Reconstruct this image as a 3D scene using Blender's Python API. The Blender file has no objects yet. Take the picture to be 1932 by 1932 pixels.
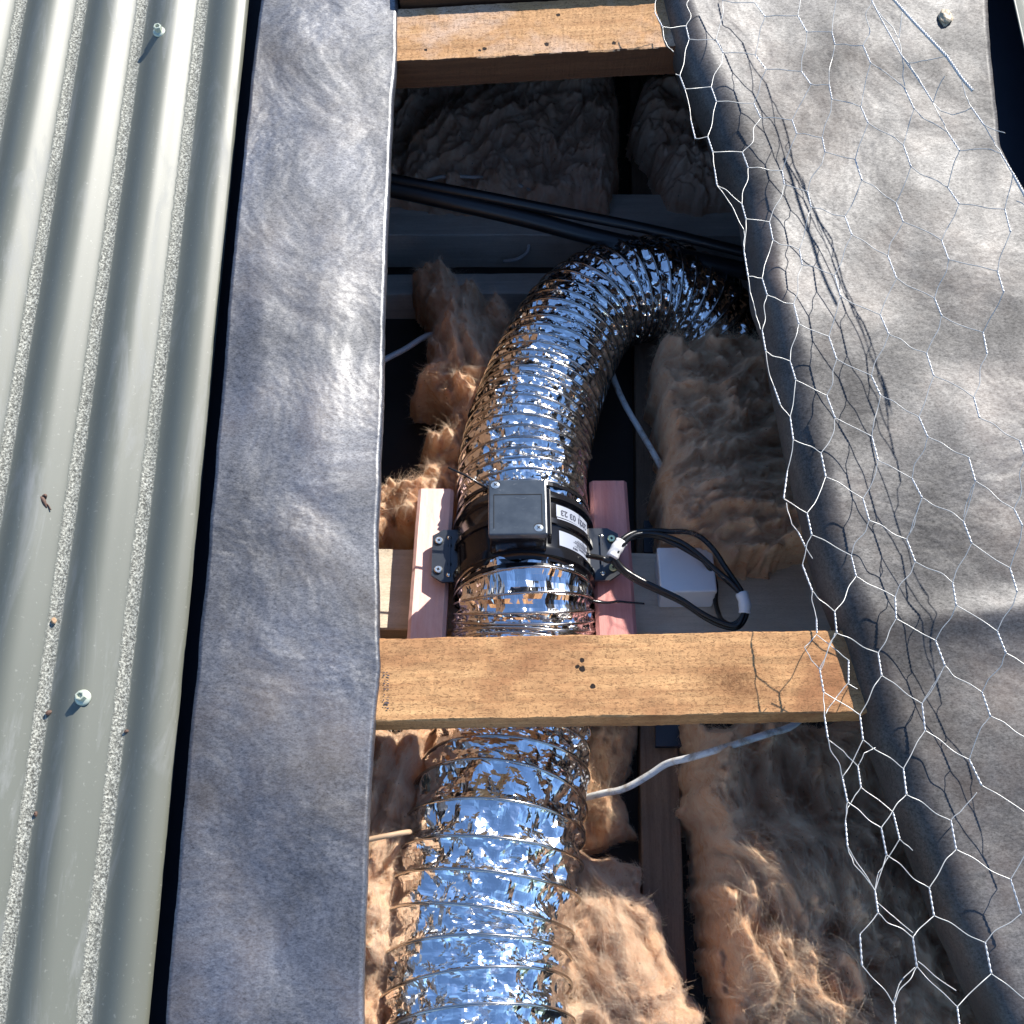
import bpy, bmesh, math, random
import numpy as np
from mathutils import Vector, Matrix
random.seed(7); RNG = np.random.default_rng(11)
rad = math.radians
SC = bpy.context.scene
COL = SC.collection

# ------------------------------------------------------------------ camera
# Everything is laid out in the roof's own frame (z = normal of the roof, y = up the slope);
# at the very end the whole place, camera and sun included, is pitched by PITCH like the real roof.
PITCH = rad(13)
TILT, ROLL, CAM_H, FPX = rad(22), rad(0.61), 1.122, 2200.0
ROOF = Matrix.Rotation(PITCH, 4, 'X')
_d = Vector((0, math.sin(TILT), -math.cos(TILT)))
_r0, _u0 = Vector((1, 0, 0)), Vector((0, math.cos(TILT), math.sin(TILT)))
_r = _r0 * math.cos(ROLL) - _u0 * math.sin(ROLL)
_u = _u0 * math.cos(ROLL) + _r0 * math.sin(ROLL)
CAM = Vector((0, 0, CAM_H))
camd = bpy.data.cameras.new('camera'); cam = bpy.data.objects.new('camera', camd); COL.objects.link(cam)
camd.sensor_width = 36; camd.lens = 36 * FPX / 1932; camd.clip_start = 0.02; camd.clip_end = 5000
M = Matrix.Identity(4)
for i in range(3):
    M[i][0], M[i][1], M[i][2], M[i][3] = _r[i], _u[i], -_d[i], CAM[i]
cam.matrix_world = ROOF @ M
SC.camera = cam

def ray(u, v):
    return _d + _r * ((u - 966) / FPX) + _u * ((966 - v) / FPX)
def P(u, v, z=0.0):                      # point of a sight line on the plane at height z above the roof
    d = ray(u, v); return CAM + d * ((z - CAM_H) / d.z)
CS, CY0, CZ0 = 0.20, 0.36, -0.215        # the ceiling timbers: a level plane, sloping in the roof frame
def PC(u, v, off=0.0):
    d = ray(u, v); t = (CZ0 + CS * CY0 + off - CAM_H) / (d.z + CS * d.y); return CAM + d * t
def zc(y): return CZ0 - CS * (y - CY0)

# ------------------------------------------------------------------ sky, sun, exposure
SUN_R = Vector((0.95, 1.30, 1.0)).normalized()
sw = (ROOF.to_3x3() @ SUN_R).normalized()
W = bpy.data.worlds.new('World'); SC.world = W; W.use_nodes = True
nt = W.node_tree; nt.nodes.clear()
sky = nt.nodes.new('ShaderNodeTexSky'); sky.sky_type = 'NISHITA'; sky.sun_disc = False
sky.sun_elevation = math.asin(sw.z); sky.sun_rotation = math.atan2(sw.x, sw.y)
sky.air_density = 1.0; sky.dust_density = 0.0; sky.ozone_density = 6.0
bg = nt.nodes.new('ShaderNodeBackground'); bg.inputs[1].default_value = 0.12
wo = nt.nodes.new('ShaderNodeOutputWorld')
nt.links.new(sky.outputs[0], bg.inputs[0]); nt.links.new(bg.outputs[0], wo.inputs[0])
sl = bpy.data.lights.new('sun', 'SUN'); sl.energy = 5.0; sl.angle = rad(0.55); sl.color = (1.0, 0.95, 0.87)
so = bpy.data.objects.new('sun', sl); COL.objects.link(so)
so.rotation_euler = sw.to_track_quat('Z', 'Y').to_euler(); so.location = sw * 20
vs = SC.view_settings
vs.view_transform = 'Standard'; vs.look = 'None'; vs.gamma = 1; vs.exposure = 0.90; vs.use_curve_mapping = False
SC.cycles.use_denoising = True
SC.cycles.max_bounces = 10; SC.cycles.sample_clamp_indirect = 12

# ------------------------------------------------------------------ noise (numpy)
def _hash(ix, iy, seed):
    n = (ix.astype(np.int64) * 374761393 + iy.astype(np.int64) * 668265263 + seed * 1442695041) & 0xFFFFFFFF
    n = ((n ^ (n >> 13)) * 1274126177) & 0xFFFFFFFF
    n = ((n ^ (n >> 16)) * 2246822519) & 0xFFFFFFFF
    return ((n ^ (n >> 15)) & 0xFFFFFF) / 8388607.5 - 1.0
def vnoise(x, y, seed=0):
    x = np.asarray(x, float); y = np.asarray(y, float)
    ix, iy = np.floor(x), np.floor(y); fx, fy = x - ix, y - iy
    sx, sy = fx * fx * (3 - 2 * fx), fy * fy * (3 - 2 * fy)
    a, b = _hash(ix, iy, seed), _hash(ix + 1, iy, seed)
    c, d = _hash(ix, iy + 1, seed), _hash(ix + 1, iy + 1, seed)
    return (a + (b - a) * sx) * (1 - sy) + (c + (d - c) * sx) * sy
def fbm(x, y, seed=0, octv=4):
    r, a, f = 0, 1.0, 1.0
    for o in range(octv):
        r = r + a * vnoise(x * f + 17.3 * o, y * f - 9.1 * o, seed + o); a *= .5; f *= 2.03
    return r
def trinoise(x, y, seed=0):              # flat triangular facets with sharp creases
    F, G = 0.3660254, 0.2113249
    s = (x + y) * F; i, j = np.floor(x + s), np.floor(y + s)
    t = (i + j) * G; x0, y0 = x - (i - t), y - (j - t)
    up = x0 > y0
    i1, j1 = np.where(up, 1, 0), np.where(up, 0, 1)
    # barycentric weights in the skewed cell
    xs, ys = x + s - i, y + s - j
    w1 = np.where(up, xs - ys, ys - xs); w2 = np.where(up, ys, xs); w0 = 1 - w1 - w2
    return w0 * _hash(i, j, seed) + w1 * _hash(i + i1, j + j1, seed) + w2 * _hash(i + 1, j + 1, seed)

# ------------------------------------------------------------------ object helpers
def tag(o, label=None, cat=None, group=None, kind=None):
    if label: o['label'] = label
    if cat: o['category'] = cat
    if group: o['group'] = group
    if kind: o['kind'] = kind
    return o
def thing(name, loc, label, cat, group=None):
    o = bpy.data.objects.new(name, None); COL.objects.link(o); o.location = loc
    o.empty_display_size = 0.02
    return tag(o, label, cat, group)
class MB:
    def __init__(s): s.v = []; s.f = []; s.sm = []
    def add(s, vs_, fs, smooth=False):
        b = len(s.v); s.v += [tuple(p) for p in vs_]
        s.f += [tuple(b + k for k in f) for f in fs]; s.sm += [smooth] * len(fs); return s
    def frame(s, o, X, Y, Z, pts): return [o + X * p[0] + Y * p[1] + Z * p[2] for p in pts]
    def box(s, o, X, Y, Z, hx, hy, hz, ch=0.0):          # centred box, optional chamfer
        if ch <= 0:
            pts = [(a * hx, b * hy, c * hz) for c in (-1, 1) for b in (-1, 1) for a in (-1, 1)]
            s.add(s.frame(o, X, Y, Z, pts), [(0, 2, 3, 1), (4, 5, 7, 6), (0, 1, 5, 4), (2, 6, 7, 3), (0, 4, 6, 2), (1, 3, 7, 5)])
        else:
            bm = bmesh.new(); bmesh.ops.create_cube(bm, size=2)
            for v in bm.verts: v.co = Vector((v.co.x * hx, v.co.y * hy, v.co.z * hz))
            bmesh.ops.bevel(bm, geom=bm.edges[:], offset=ch, segments=3, profile=.5, affect='EDGES')
            s.add([o + X * v.co.x + Y * v.co.y + Z * v.co.z for v in bm.verts], [[v.index for v in f.verts] for f in bm.faces]); bm.free()
        return s
    def tube(s, pts, r, n=8, caps=True, up=None):
        pts = [Vector(p) for p in pts]; N = len(pts); rings = []
        rr = r if isinstance(r, (list, tuple, np.ndarray)) else [r] * N
        t = (pts[1] - pts[0]).normalized(); nn = t.orthogonal().normalized()
        for i in range(N):
            a = pts[max(i - 1, 0)]; c = pts[min(i + 1, N - 1)]
            t = (c - a).normalized() if (c - a).length > 1e-9 else t
            nn = (nn - t * nn.dot(t)); nn = nn.normalized() if nn.length > 1e-6 else t.orthogonal().normalized()
            bb = t.cross(nn)
            rings.append([pts[i] + (nn * math.cos(k * 2 * math.pi / n) + bb * math.sin(k * 2 * math.pi / n)) * rr[i] for k in range(n)])
        fs = [(i * n + k, i * n + (k + 1) % n, (i + 1) * n + (k + 1) % n, (i + 1) * n + k) for i in range(N - 1) for k in range(n)]
        if caps: fs += [tuple(range(n - 1, -1, -1)), tuple(range((N - 1) * n, N * n))]
        return s.add([p for g in rings for p in g], fs, True)
    def lathe(s, o, A, X, Y, prof, n=48, smooth=False, a0=0, a1=2 * math.pi):   # prof: (axial, radius)
        full = abs(a1 - a0 - 2 * math.pi) < 1e-6; m = n if full else n + 1
        vs_ = [o + A * z + (X * math.cos(a0 + (a1 - a0) * k / n) + Y * math.sin(a0 + (a1 - a0) * k / n)) * r for z, r in prof for k in range(m)]
        fs = [(i * m + k, i * m + (k + 1) % m, (i + 1) * m + (k + 1) % m, (i + 1) * m + k) for i in range(len(prof) - 1) for k in range(n)]
        return s.add(vs_, fs, smooth)
    def prism(s, o, X, Y, Z, poly, h):                    # polygon in X,Y, extruded along Z
        n = len(poly)
        a = [o + X * p[0] + Y * p[1] for p in poly]; b = [p + Z * h for p in a]
        fs = [tuple(range(n - 1, -1, -1)), tuple(range(n, 2 * n))] + [(k, (k + 1) % n, n + (k + 1) % n, n + k) for k in range(n)]
        return s.add(a + b, fs)
    def build(s, name, mat, parent=None, origin=None):
        me = bpy.data.meshes.new(name)
        if parent is not None:
            root = parent
            off = Vector(root.location)
            while root.parent: root = root.parent; off = off + Vector(root.location)
        else:
            a = np.array(s.v); off = Vector(origin) if origin is not None else Vector((a.min(0) + a.max(0)) / 2)
        me.from_pydata([(p[0] - off[0], p[1] - off[1], p[2] - off[2]) for p in s.v], [], s.f)
        me.polygons.foreach_set('use_smooth', s.sm); me.update()
        o = bpy.data.objects.new(name, me); COL.objects.link(o)
        if mat: me.materials.append(mat)
        if parent is not None: o.parent = parent
        else: o.location = off
        return o
def np_mesh(name, V, Q, mat, parent=None, smooth=False):
    V = np.asarray(V, float); Q = np.asarray(Q, np.int32)
    if parent is not None:
        off = np.array(parent.location); r = parent
        while r.parent: r = r.parent; off = off + np.array(r.location)
    else: off = (V.min(0) + V.max(0)) / 2
    me = bpy.data.meshes.new(name); k = Q.shape[1]
    me.vertices.add(len(V)); me.vertices.foreach_set('co', (V - off).astype(np.float32).ravel())
    me.loops.add(Q.size); me.loops.foreach_set('vertex_index', Q.ravel())
    me.polygons.add(len(Q)); me.polygons.foreach_set('loop_start', np.arange(0, Q.size, k, dtype=np.int32))
    me.polygons.foreach_set('use_smooth', np.full(len(Q), smooth))
    me.update(calc_edges=True); me.materials.append(mat)
    o = bpy.data.objects.new(name, me); COL.objects.link(o)
    if parent is not None: o.parent = parent
    else: o.location = off
    return o
def grid_quads(nr, nc, wrap=False):
    r = np.arange(nr - 1)[:, None]; c = np.arange(nc if wrap else nc - 1)[None, :]
    c2 = (c + 1) % nc
    return np.stack([(r * nc + c), (r * nc + c2), ((r + 1) * nc + c2), ((r + 1) * nc + c)], -1).reshape(-1, 4)
def catmull(pts, per=8):
    p = [Vector(q) for q in pts]; p = [p[0] * 2 - p[1]] + p + [p[-1] * 2 - p[-2]]; out = []
    for i in range(1, len(p) - 2):
        for k in range(per):
            t = k / per; a, b, c, d = p[i - 1], p[i], p[i + 1], p[i + 2]
            out.append(0.5 * ((2 * b) + (c - a) * t + (2 * a - 5 * b + 4 * c - d) * t * t + (3 * b - a - 3 * c + d) * t ** 3))
    return out + [p[-2]]

def catmull_even(pts, per=40):             # centripetal: no loops where control points crowd
    p = np.array(pts, float); p = np.vstack([2 * p[0] - p[1], p, 2 * p[-1] - p[-2]]); out = []
    for i in range(1, len(p) - 2):
        q = p[i - 1:i + 3]; t = [0.0]
        for a, b in zip(q[:-1], q[1:]): t.append(t[-1] + max(1e-6, np.linalg.norm((b - a)[:3])) ** .5)
        for x in np.linspace(t[1], t[2], per, endpoint=False):
            A = [(t[k + 1] - x) / (t[k + 1] - t[k]) * q[k] + (x - t[k]) / (t[k + 1] - t[k]) * q[k + 1] for k in range(3)]
            B = [(t[k + 2] - x) / (t[k + 2] - t[k]) * A[k] + (x - t[k]) / (t[k + 2] - t[k]) * A[k + 1] for k in range(2)]
            out.append((t[2] - x) / (t[2] - t[1]) * B[0] + (x - t[1]) / (t[2] - t[1]) * B[1])
    return np.array(out + [p[-2]])

# ------------------------------------------------------------------ materials
class NT:
    def __init__(s, name):
        s.m = bpy.data.materials.new(name); s.m.use_nodes = True; s.t = s.m.node_tree
        s.b = s.t.nodes['Principled BSDF']; s.out = s.t.nodes['Material Output']
        s.co = s.n('ShaderNodeTexCoord').outputs['Object']
    def n(s, typ, **kw):
        x = s.t.nodes.new(typ)
        for k, v in kw.items(): setattr(x, k, v)
        return x
    def L(s, a, b): s.t.links.new(a, b)
    def val(s, sock, v):
        if isinstance(v, bpy.types.NodeSocket): s.L(v, sock)
        else: sock.default_value = v
    def mapping(s, scale, loc=(0, 0, 0), rot=(0, 0, 0), src=None):
        m = s.n('ShaderNodeMapping'); s.L(src or s.co, m.inputs[0])
        m.inputs['Scale'].default_value = scale; m.inputs['Location'].default_value = loc; m.inputs['Rotation'].default_value = rot
        return m.outputs[0]
    def noise(s, scale, detail=4, rough=.55, src=None, dist=0.0):
        x = s.n('ShaderNodeTexNoise'); s.L(src or s.co, x.inputs['Vector'])
        x.inputs['Scale'].default_value = scale; x.inputs['Detail'].default_value = detail
        x.inputs['Roughness'].default_value = rough; x.inputs['Distortion'].default_value = dist
        return x.outputs['Fac']
    def voro(s, scale, feature='F1', src=None, out='Distance'):
        x = s.n('ShaderNodeTexVoronoi', feature=feature); s.L(src or s.co, x.inputs['Vector']); x.inputs['Scale'].default_value = scale
        return x.outputs[out]
    def ramp(s, fac, stops, interp='LINEAR'):
        x = s.n('ShaderNodeValToRGB'); s.val(x.inputs[0], fac); e = x.color_ramp.elements; x.color_ramp.interpolation = interp
        while len(e) < len(stops): e.new(0.5)
        for k, (p, c) in enumerate(stops):
            e[k].position = p; e[k].color = (c, c, c, 1) if isinstance(c, (int, float)) else (*c, 1)
        return x.outputs[0]
    def math(s, op, a, b=None, c=None):
        x = s.n('ShaderNodeMath', operation=op)
        for k, v in enumerate((a, b, c)):
            if v is not None: s.val(x.inputs[k], v)
        return x.outputs[0]
    def mix(s, fac, a, b, blend='MIX'):
        x = s.n('ShaderNodeMix', data_type='RGBA', blend_type=blend)
        s.val(x.inputs[0], fac)
        for sock, v in ((x.inputs[6], a), (x.inputs[7], b)):
            s.val(sock, v if isinstance(v, bpy.types.NodeSocket) else (*v, 1))
        return x.outputs[2]
    def bump(s, h, strength=.3, dist=.001, normal=None):
        x = s.n('ShaderNodeBump'); s.L(h, x.inputs['Height']); x.inputs['Strength'].default_value = strength; x.inputs['Distance'].default_value = dist
        if normal: s.L(normal, x.inputs['Normal'])
        return x.outputs[0]
    def set(s, **kw):
        for k, v in kw.items():
            nm = {'color': 'Base Color', 'rough': 'Roughness', 'metal': 'Metallic', 'normal': 'Normal', 'spec': 'Specular IOR Level',
                  'sheen': 'Sheen Weight', 'sheen_r': 'Sheen Roughness', 'trans': 'Transmission Weight', 'coat': 'Coat Weight', 'sss': 'Subsurface Weight'}[k]
            if isinstance(v, tuple) and len(v) == 3: v = (*v, 1)
            s.val(s.b.inputs[nm], v)
        return s.m
def simple(name, color, rough=.5, metal=0.0, spec=.5, nscale=60, namt=.12, bump=0.0, bscale=300):
    t = NT(name); n = t.noise(nscale, 5)
    c = t.mix(n, tuple(k * (1 - namt) for k in color), tuple(min(1, k * (1 + namt)) for k in color))
    t.set(color=c, rough=rough, metal=metal, spec=spec)
    if bump: t.set(normal=t.bump(t.noise(bscale, 3), bump, .0006))
    return t.m

def paper_mat(name, c_lo, c_hi, brown, rough, spec, ior=1.5):
    t = NT(name)
    fine = t.noise(640, 3, .75, src=t.mapping((.6, 1, 1), rot=(0, 0, .3)))
    fine2 = t.noise(330, 4, .75, src=t.mapping((.6, 1, 1), rot=(0, 0, -.4)))
    f = t.math('MULTIPLY', t.math('ADD', fine, fine2), .5)
    col = t.ramp(f, [(.36, c_lo), (.50, tuple((a + b) / 2 for a, b in zip(c_lo, c_hi))), (.66, c_hi)])
    big = t.noise(9, 4, .6)
    col = t.mix(t.ramp(big, [(.46, 0.0), (.68, .75)]), col, brown)
    cloud = t.noise(5.5, 5, .62)
    col = t.mix(1.0, col, t.ramp(cloud, [(.32, .60), (.66, 1.30)]), 'MULTIPLY')
    r = t.ramp(cloud, [(.3, rough + .06), (.7, rough - .05)])
    nrm = t.bump(f, .30, .0005)
    spec = t.math('MULTIPLY', t.ramp(f, [(.34, .22), (.66, .85)]), t.ramp(cloud, [(.34, .50), (.62, 1.15)]))
    nrm = t.bump(t.noise(8, 4, .55, dist=.4), .55, .010, nrm)
    t.b.inputs['IOR'].default_value = ior
    return t.set(color=col, rough=r, spec=spec, normal=nrm)
m_paper_l = paper_mat('sarking_dark', (.012, .014, .022), (.045, .048, .062), (.062, .045, .034), .43, .5, 2.2)
m_paper_r = paper_mat('sarking_warm', (.022, .020, .0195), (.074, .066, .062), (.074, .050, .038), .56, .5, 1.6)

def sheet_mat(name, pitch, xv, scuff=True):
    t = NT(name)
    sep = t.n('ShaderNodeSeparateXYZ'); t.L(t.co, sep.inputs[0]); x = sep.outputs[0]
    wob = t.math('MULTIPLY', t.math('SUBTRACT', t.noise(130, 4, .75, src=t.mapping((.5, 1, 1))), .5), .0050)
    ph = t.math('ADD', x, t.math('ADD', wob, 100 * pitch - xv))
    fr = t.math('SUBTRACT', t.math('FRACT', t.math('ADD', t.math('DIVIDE', ph, pitch), .5)), .5)
    inv = t.math('SUBTRACT', 1.0, t.ramp(t.math('ABSOLUTE', t.math('ADD', fr, .012)), [(.070, 0.0), (.098, 1.0)]))
    inv = t.math('MULTIPLY', inv, t.ramp(t.noise(14, 5, .7, src=t.mapping((1, .5, 1))), [(.30, .55), (.55, 1.0)]))  # dirt settled in the valleys
    grit = t.noise(400, 3, .85)
    base = t.mix(t.noise(6, 4), (.112, .118, .096), (.142, .148, .124))
    spk = t.ramp(t.noise(240, 2, .6), [(.66, 0.0), (.74, .35)])
    base = t.mix(spk, base, (.33, .33, .29))
    sc = t.noise(9, 6, .72, src=t.mapping((2.2, .35, 1)), dist=1.2)
    scm = t.ramp(sc, [(.54, 0.0), (.72, .55)])
    base = t.mix(scm, base, (.25, .255, .25)); pass
    dirt = t.ramp(grit, [(.38, (.075, .073, .060)), (.50, (.22, .22, .185)), (.64, (.60, .59, .50))])
    col = t.mix(inv, base, dirt)
    rough = t.math('ADD', t.math('ADD', .46, t.math('MULTIPLY', scm, .18)), t.math('MULTIPLY', inv, .25))
    nrm = t.bump(t.math('MULTIPLY', grit, inv), .9, .0012)
    nrm = t.bump(t.noise(5, 2, src=t.mapping((1, .4, 1))), .25, .006, nrm)
    return t.set(color=col, rough=rough, spec=.42, normal=nrm)

def wood_mat(name, lo, hi, knots=(), holes=(), rough=.75, crackle=.5, stain=(.35, .25, .16), stain_amt=.5, grain=1.0, bumpd=.0012):
    """x runs along the board, y across"""
    t = NT(name)
    warp = t.co
    g = t.noise(14 * grain, 6, .6, src=t.mapping((.35, 6, 6)), dist=.6)
    g2 = t.noise(60, 4, .6, src=t.mapping((.22, 5, 5)))
    col = t.ramp(t.math('ADD', t.math('MULTIPLY', g, .65), t.math('MULTIPLY', g2, .35)), [(.33, lo), (.66, hi)])
    big = t.noise(8, 5, .65, dist=.5)
    col = t.mix(t.ramp(big, [(.46, 0.0), (.68, stain_amt)]), col, stain)
    cr = t.noise(420, 3, .75, src=t.mapping((.55, 1.3, 1)), dist=1.2)
    crm = t.ramp(cr, [(.40, 1.0), (.47, 0.0)])
    col = t.mix(t.math('MULTIPLY', crm, crackle), col, tuple(k * .50 for k in lo))
    h = t.math('SUBTRACT', t.math('MULTIPLY', g2, .6), t.math('MULTIPLY', crm, .5))
    sep = t.n('ShaderNodeSeparateXYZ'); t.L(t.co, sep.inputs[0])
    def dist(px, py, sy=1.0):
        dx = t.math('SUBTRACT', sep.outputs[0], px); dy = t.math('MULTIPLY', t.math('SUBTRACT', sep.outputs[1], py), sy)
        return t.math('SQRT', t.math('ADD', t.math('MULTIPLY', dx, dx), t.math('MULTIPLY', dy, dy)))
    for (px, py, r) in knots:
        d = t.math('ADD', dist(px, py, 1.35), t.math('MULTIPLY', t.noise(30, 5, .7), .034))
        ring = t.ramp(t.math('SINE', t.math('MULTIPLY', d, 1500)), [(.0, 0.0), (1.0, 1.0)])
        msk = t.ramp(t.math('DIVIDE', d, r), [(.15, 1.0), (1.0, 0.0)])
        col = t.mix(t.math('MULTIPLY', msk, t.math('ADD', .62, t.math('MULTIPLY', ring, .38))), col, (.135, .046, .012))
        core = t.ramp(t.math('DIVIDE', d, r), [(.15, .95), (.60, 0.0)])
        col = t.mix(t.math('MULTIPLY', core, t.ramp(t.noise(170, 3), [(.4, 1.0), (.6, .1)])), col, (.10, .038, .014))
    for (px, py, r) in holes:
        d = t.math('ADD', dist(px, py, 1.0), t.math('MULTIPLY', t.math('SUBTRACT', t.noise(300, 2), .5), .003))
        msk = t.ramp(t.math('DIVIDE', d, r), [(.75, 1.0), (1.0, 0.0)])
        col = t.mix(msk, col, (.018, .010, .007)); h = t.math('SUBTRACT', h, t.math('MULTIPLY', msk, 2.0))
    return t.set(color=col, rough=rough, spec=.25, normal=t.bump(h, .6, bumpd * .55))

def wool_mat(name, lo, hi, dark):
    t = NT(name)
    n = t.noise(24, 8, .70, dist=1.6)
    col = t.ramp(n, [(.30, lo), (.70, hi)])
    col = t.mix(t.ramp(t.noise(7, 3), [(.52, 0.0), (.75, .40)]), col, dark)
    ci = t.n('ShaderNodeHairInfo')
    col = t.mix(t.math('MULTIPLY', ci.outputs['Random'], .55), col, tuple(min(1, k * 1.5) for k in hi))
    specks = t.ramp(t.voro(70), [(.05, 1.0), (.08, 0.0)])
    col = t.mix(t.math('MULTIPLY', specks, .8), col, (.06, .035, .025))
    d = t.n('ShaderNodeBsdfDiffuse'); tr = t.n('ShaderNodeBsdfTranslucent'); mx = t.n('ShaderNodeMixShader')
    t.L(col, d.inputs[0]); t.L(col, tr.inputs[0]); mx.inputs[0].default_value = .30
    t.L(t.bump(t.noise(90, 7, .75, dist=2.5), .8, .004), d.inputs['Normal'])
    t.L(d.outputs[0], mx.inputs[1]); t.L(tr.outputs[0], mx.inputs[2]); t.L(mx.outputs[0], t.out.inputs[0])
    return t.m

def foil_mat():
    t = NT('foil')
    n = t.noise(260, 3, .6)
    a = t.n('ShaderNodeBsdfAnisotropic'); b = t.n('ShaderNodeBsdfAnisotropic'); mx = t.n('ShaderNodeMixShader')
    c = t.mix(n, (.86, .87, .88), (.95, .95, .95))
    t.L(c, a.inputs['Color']); t.L(c, b.inputs['Color']); a.inputs['Roughness'].default_value = .035; b.inputs['Roughness'].default_value = .24
    mx.inputs[0].default_value = .16; t.L(a.outputs[0], mx.inputs[1]); t.L(b.outputs[0], mx.inputs[2]); t.L(mx.outputs[0], t.out.inputs[0])
    return t.m

m_foil = foil_mat()
m_foilwire = simple('foil_wire', (.50, .46, .42), .20, 1.0, namt=.1)
m_wool_warm = wool_mat('wool_warm', (.76, .40, .20), (.98, .78, .57), (.66, .32, .15))
m_wool_dusty = wool_mat('wool_dusty', (.80, .42, .21), (.98, .76, .53), (.66, .34, .17))
m_wool_dark = wool_mat('wool_dim', (.80, .47, .29), (.97, .76, .60), (.64, .36, .22))
m_black = simple('black_plastic', (.011, .011, .013), .14, 0, .32, namt=.2)
m_box = None
def scratched_black():
    t = NT('scratched_black_plastic')
    s1 = t.ramp(t.noise(35, 8, .8, src=t.mapping((1, 3, 1), rot=(0, 0, .7)), dist=2), [(.60, 0.0), (.68, 1.0)])
    dust = t.noise(45, 5, .6)
    col = t.mix(t.math('MULTIPLY', s1, .35), t.mix(dust, (.026, .032, .040), (.070, .084, .100)), (.30, .31, .32))
    return t.set(color=col, rough=t.ramp(dust, [(.3, .13), (.7, .26)]), spec=.6, normal=t.bump(t.noise(30, 3), .12, .002))
m_box = scratched_black()
m_bracket = simple('satin_black_metal', (.020, .024, .032), .30, 0, .7, namt=.3)
m_cable_black = simple('black_cable', (.010, .010, .010), .28, 0, .5)
m_hole = simple('hole_dark', (.006, .006, .007), .8)
m_white = simple('white_plastic', (.74, .75, .76), .35, 0, .4, namt=.04)
m_label = simple('label_white_shaded', (.30, .33, .40), .45, namt=.03)  # white labels toned bluish grey to stand in for shade
m_ink = simple('ink', (.03, .035, .06), .6)
m_tape = simple('white_tape', (.68, .68, .68), .55, namt=.08, bump=.3)
m_screw = simple('zinc_screw', (.86, .84, .74), .26, 1.0, namt=.06)
m_screw_y = simple('yellow_zinc_screw', (.80, .80, .45), .30, 1.0, namt=.08)
m_cablew = None
def dirty_cable():
    t = NT('dirty_white_cable')
    d = t.ramp(t.noise(55, 6, .7), [(.50, 0.0), (.66, .85)])
    return t.set(color=t.mix(d, (.62, .62, .60), (.24, .18, .12)), rough=.5, normal=t.bump(t.noise(120, 4), .3, .0008))
m_cablew = dirty_cable()
m_tan = simple('tan_cable', (.42, .28, .17), .6, namt=.2)
m_cableg = simple('grey_cable', (.50, .50, .50), .5, namt=.15)
m_pipe = simple('black_pipe', (.010, .010, .012), .35, 0, .5)
m_wire = simple('galvanised_wire', (.54, .55, .56), .36, .45, namt=.12, nscale=90)
m_wire2 = simple('wire_dull', (.50, .49, .46), .40, .4, namt=.2, nscale=120)
m_under = simple('underlay_black', (.022, .027, .042), .55, 0, .4, nscale=25, namt=.2)
m_plate = simple('black_plate', (.018, .020, .030), .45)
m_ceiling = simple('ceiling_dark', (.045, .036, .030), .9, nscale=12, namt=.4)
m_dusty = wood_mat('dusty_timber', (.50, .42, .31), (.70, .60, .47), stain=(.46, .37, .27), crackle=.15, rough=.9)
m_dim = wood_mat('dim_grey_timber', (.50, .45, .39), (.66, .61, .54), stain=(.38, .34, .29), crackle=.2, rough=.9)
m_joist = wood_mat('joist_brown', (.16, .105, .07), (.28, .19, .13), stain=(.12, .09, .065), crackle=.25, rough=.9)
m_rafter = wood_mat('rafter_brown', (.14, .075, .04), (.26, .15, .085), stain=(.15, .08, .05), crackle=.3)
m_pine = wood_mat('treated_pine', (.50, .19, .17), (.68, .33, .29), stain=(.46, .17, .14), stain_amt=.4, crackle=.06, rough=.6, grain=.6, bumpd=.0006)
m_pine_sunlit = wood_mat('treated_pine_knotted_sunlit', (.76, .46, .40), (.90, .66, .58), knots=[(-.028, .004, .020)], stain=(.48, .19, .15), stain_amt=.4, crackle=.06, rough=.6, grain=.6, bumpd=.0006)  # paler copy of the pine, sunlight put into its colour
m_stone = simple('pale_stone', (.42, .33, .22), .55, nscale=200, namt=.5)
m_leaf = simple('dry_leaf', (.11, .06, .04), .7, nscale=200, namt=.4)
m_seed = simple('seed_husk', (.40, .25, .14), .6, nscale=300, namt=.4)
m_ground = simple('grass_ground', (.06, .085, .035), .95, nscale=.6, namt=.4)

# ------------------------------------------------------------------ setting
g = MB(); g.add([(-3000, -3000, 0), (3000, -3000, 0), (3000, 3000, 0), (-3000, 3000, 0)], [(0, 1, 2, 3)])
ground = g.build('ground', m_ground); tag(ground, kind='structure')
ground['level'] = 1

EX, EY, EZ = Vector((1, 0, 0)), Vector((0, 1, 0)), Vector((0, 0, 1))
LV = math.atan(CS); LY, LZ = Vector((0, math.cos(LV), -math.sin(LV))), Vector((0, math.sin(LV), math.cos(LV)))

# paper edges as functions x(y)
def edge_fn(pts, z):
    q = sorted([(P(u, v, z).y, P(u, v, z).x) for u, v in pts]); ys = np.array([a for a, b in q]); xs = np.array([b for a, b in q])
    def f(y):
        y = np.asarray(y, float); r = np.interp(y, ys, xs)
        lo = xs[0] + (y - ys[0]) * (xs[1] - xs[0]) / (ys[1] - ys[0]); hi = xs[-1] + (y - ys[-1]) * (xs[-1] - xs[-2]) / (ys[-1] - ys[-2])
        return np.where(y < ys[0], lo, np.where(y > ys[-1], hi, r))
    return f
LP_left = edge_fn([(494, 0), (481, 90), (453, 352), (438, 508), (421, 710), (402, 929), (391, 1062), (376, 1220), (355, 1445), (336, 1653), (312, 1932)], .032)
LP_right = edge_fn([(750, 0), (749, 110), (741, 200), (731, 420), (725, 640), (722, 760), (716, 920), (712, 1050), (716, 1190), (718, 1250), (708, 1380), (700, 1480), (690, 1700), (685, 1932)], -.004)
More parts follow.
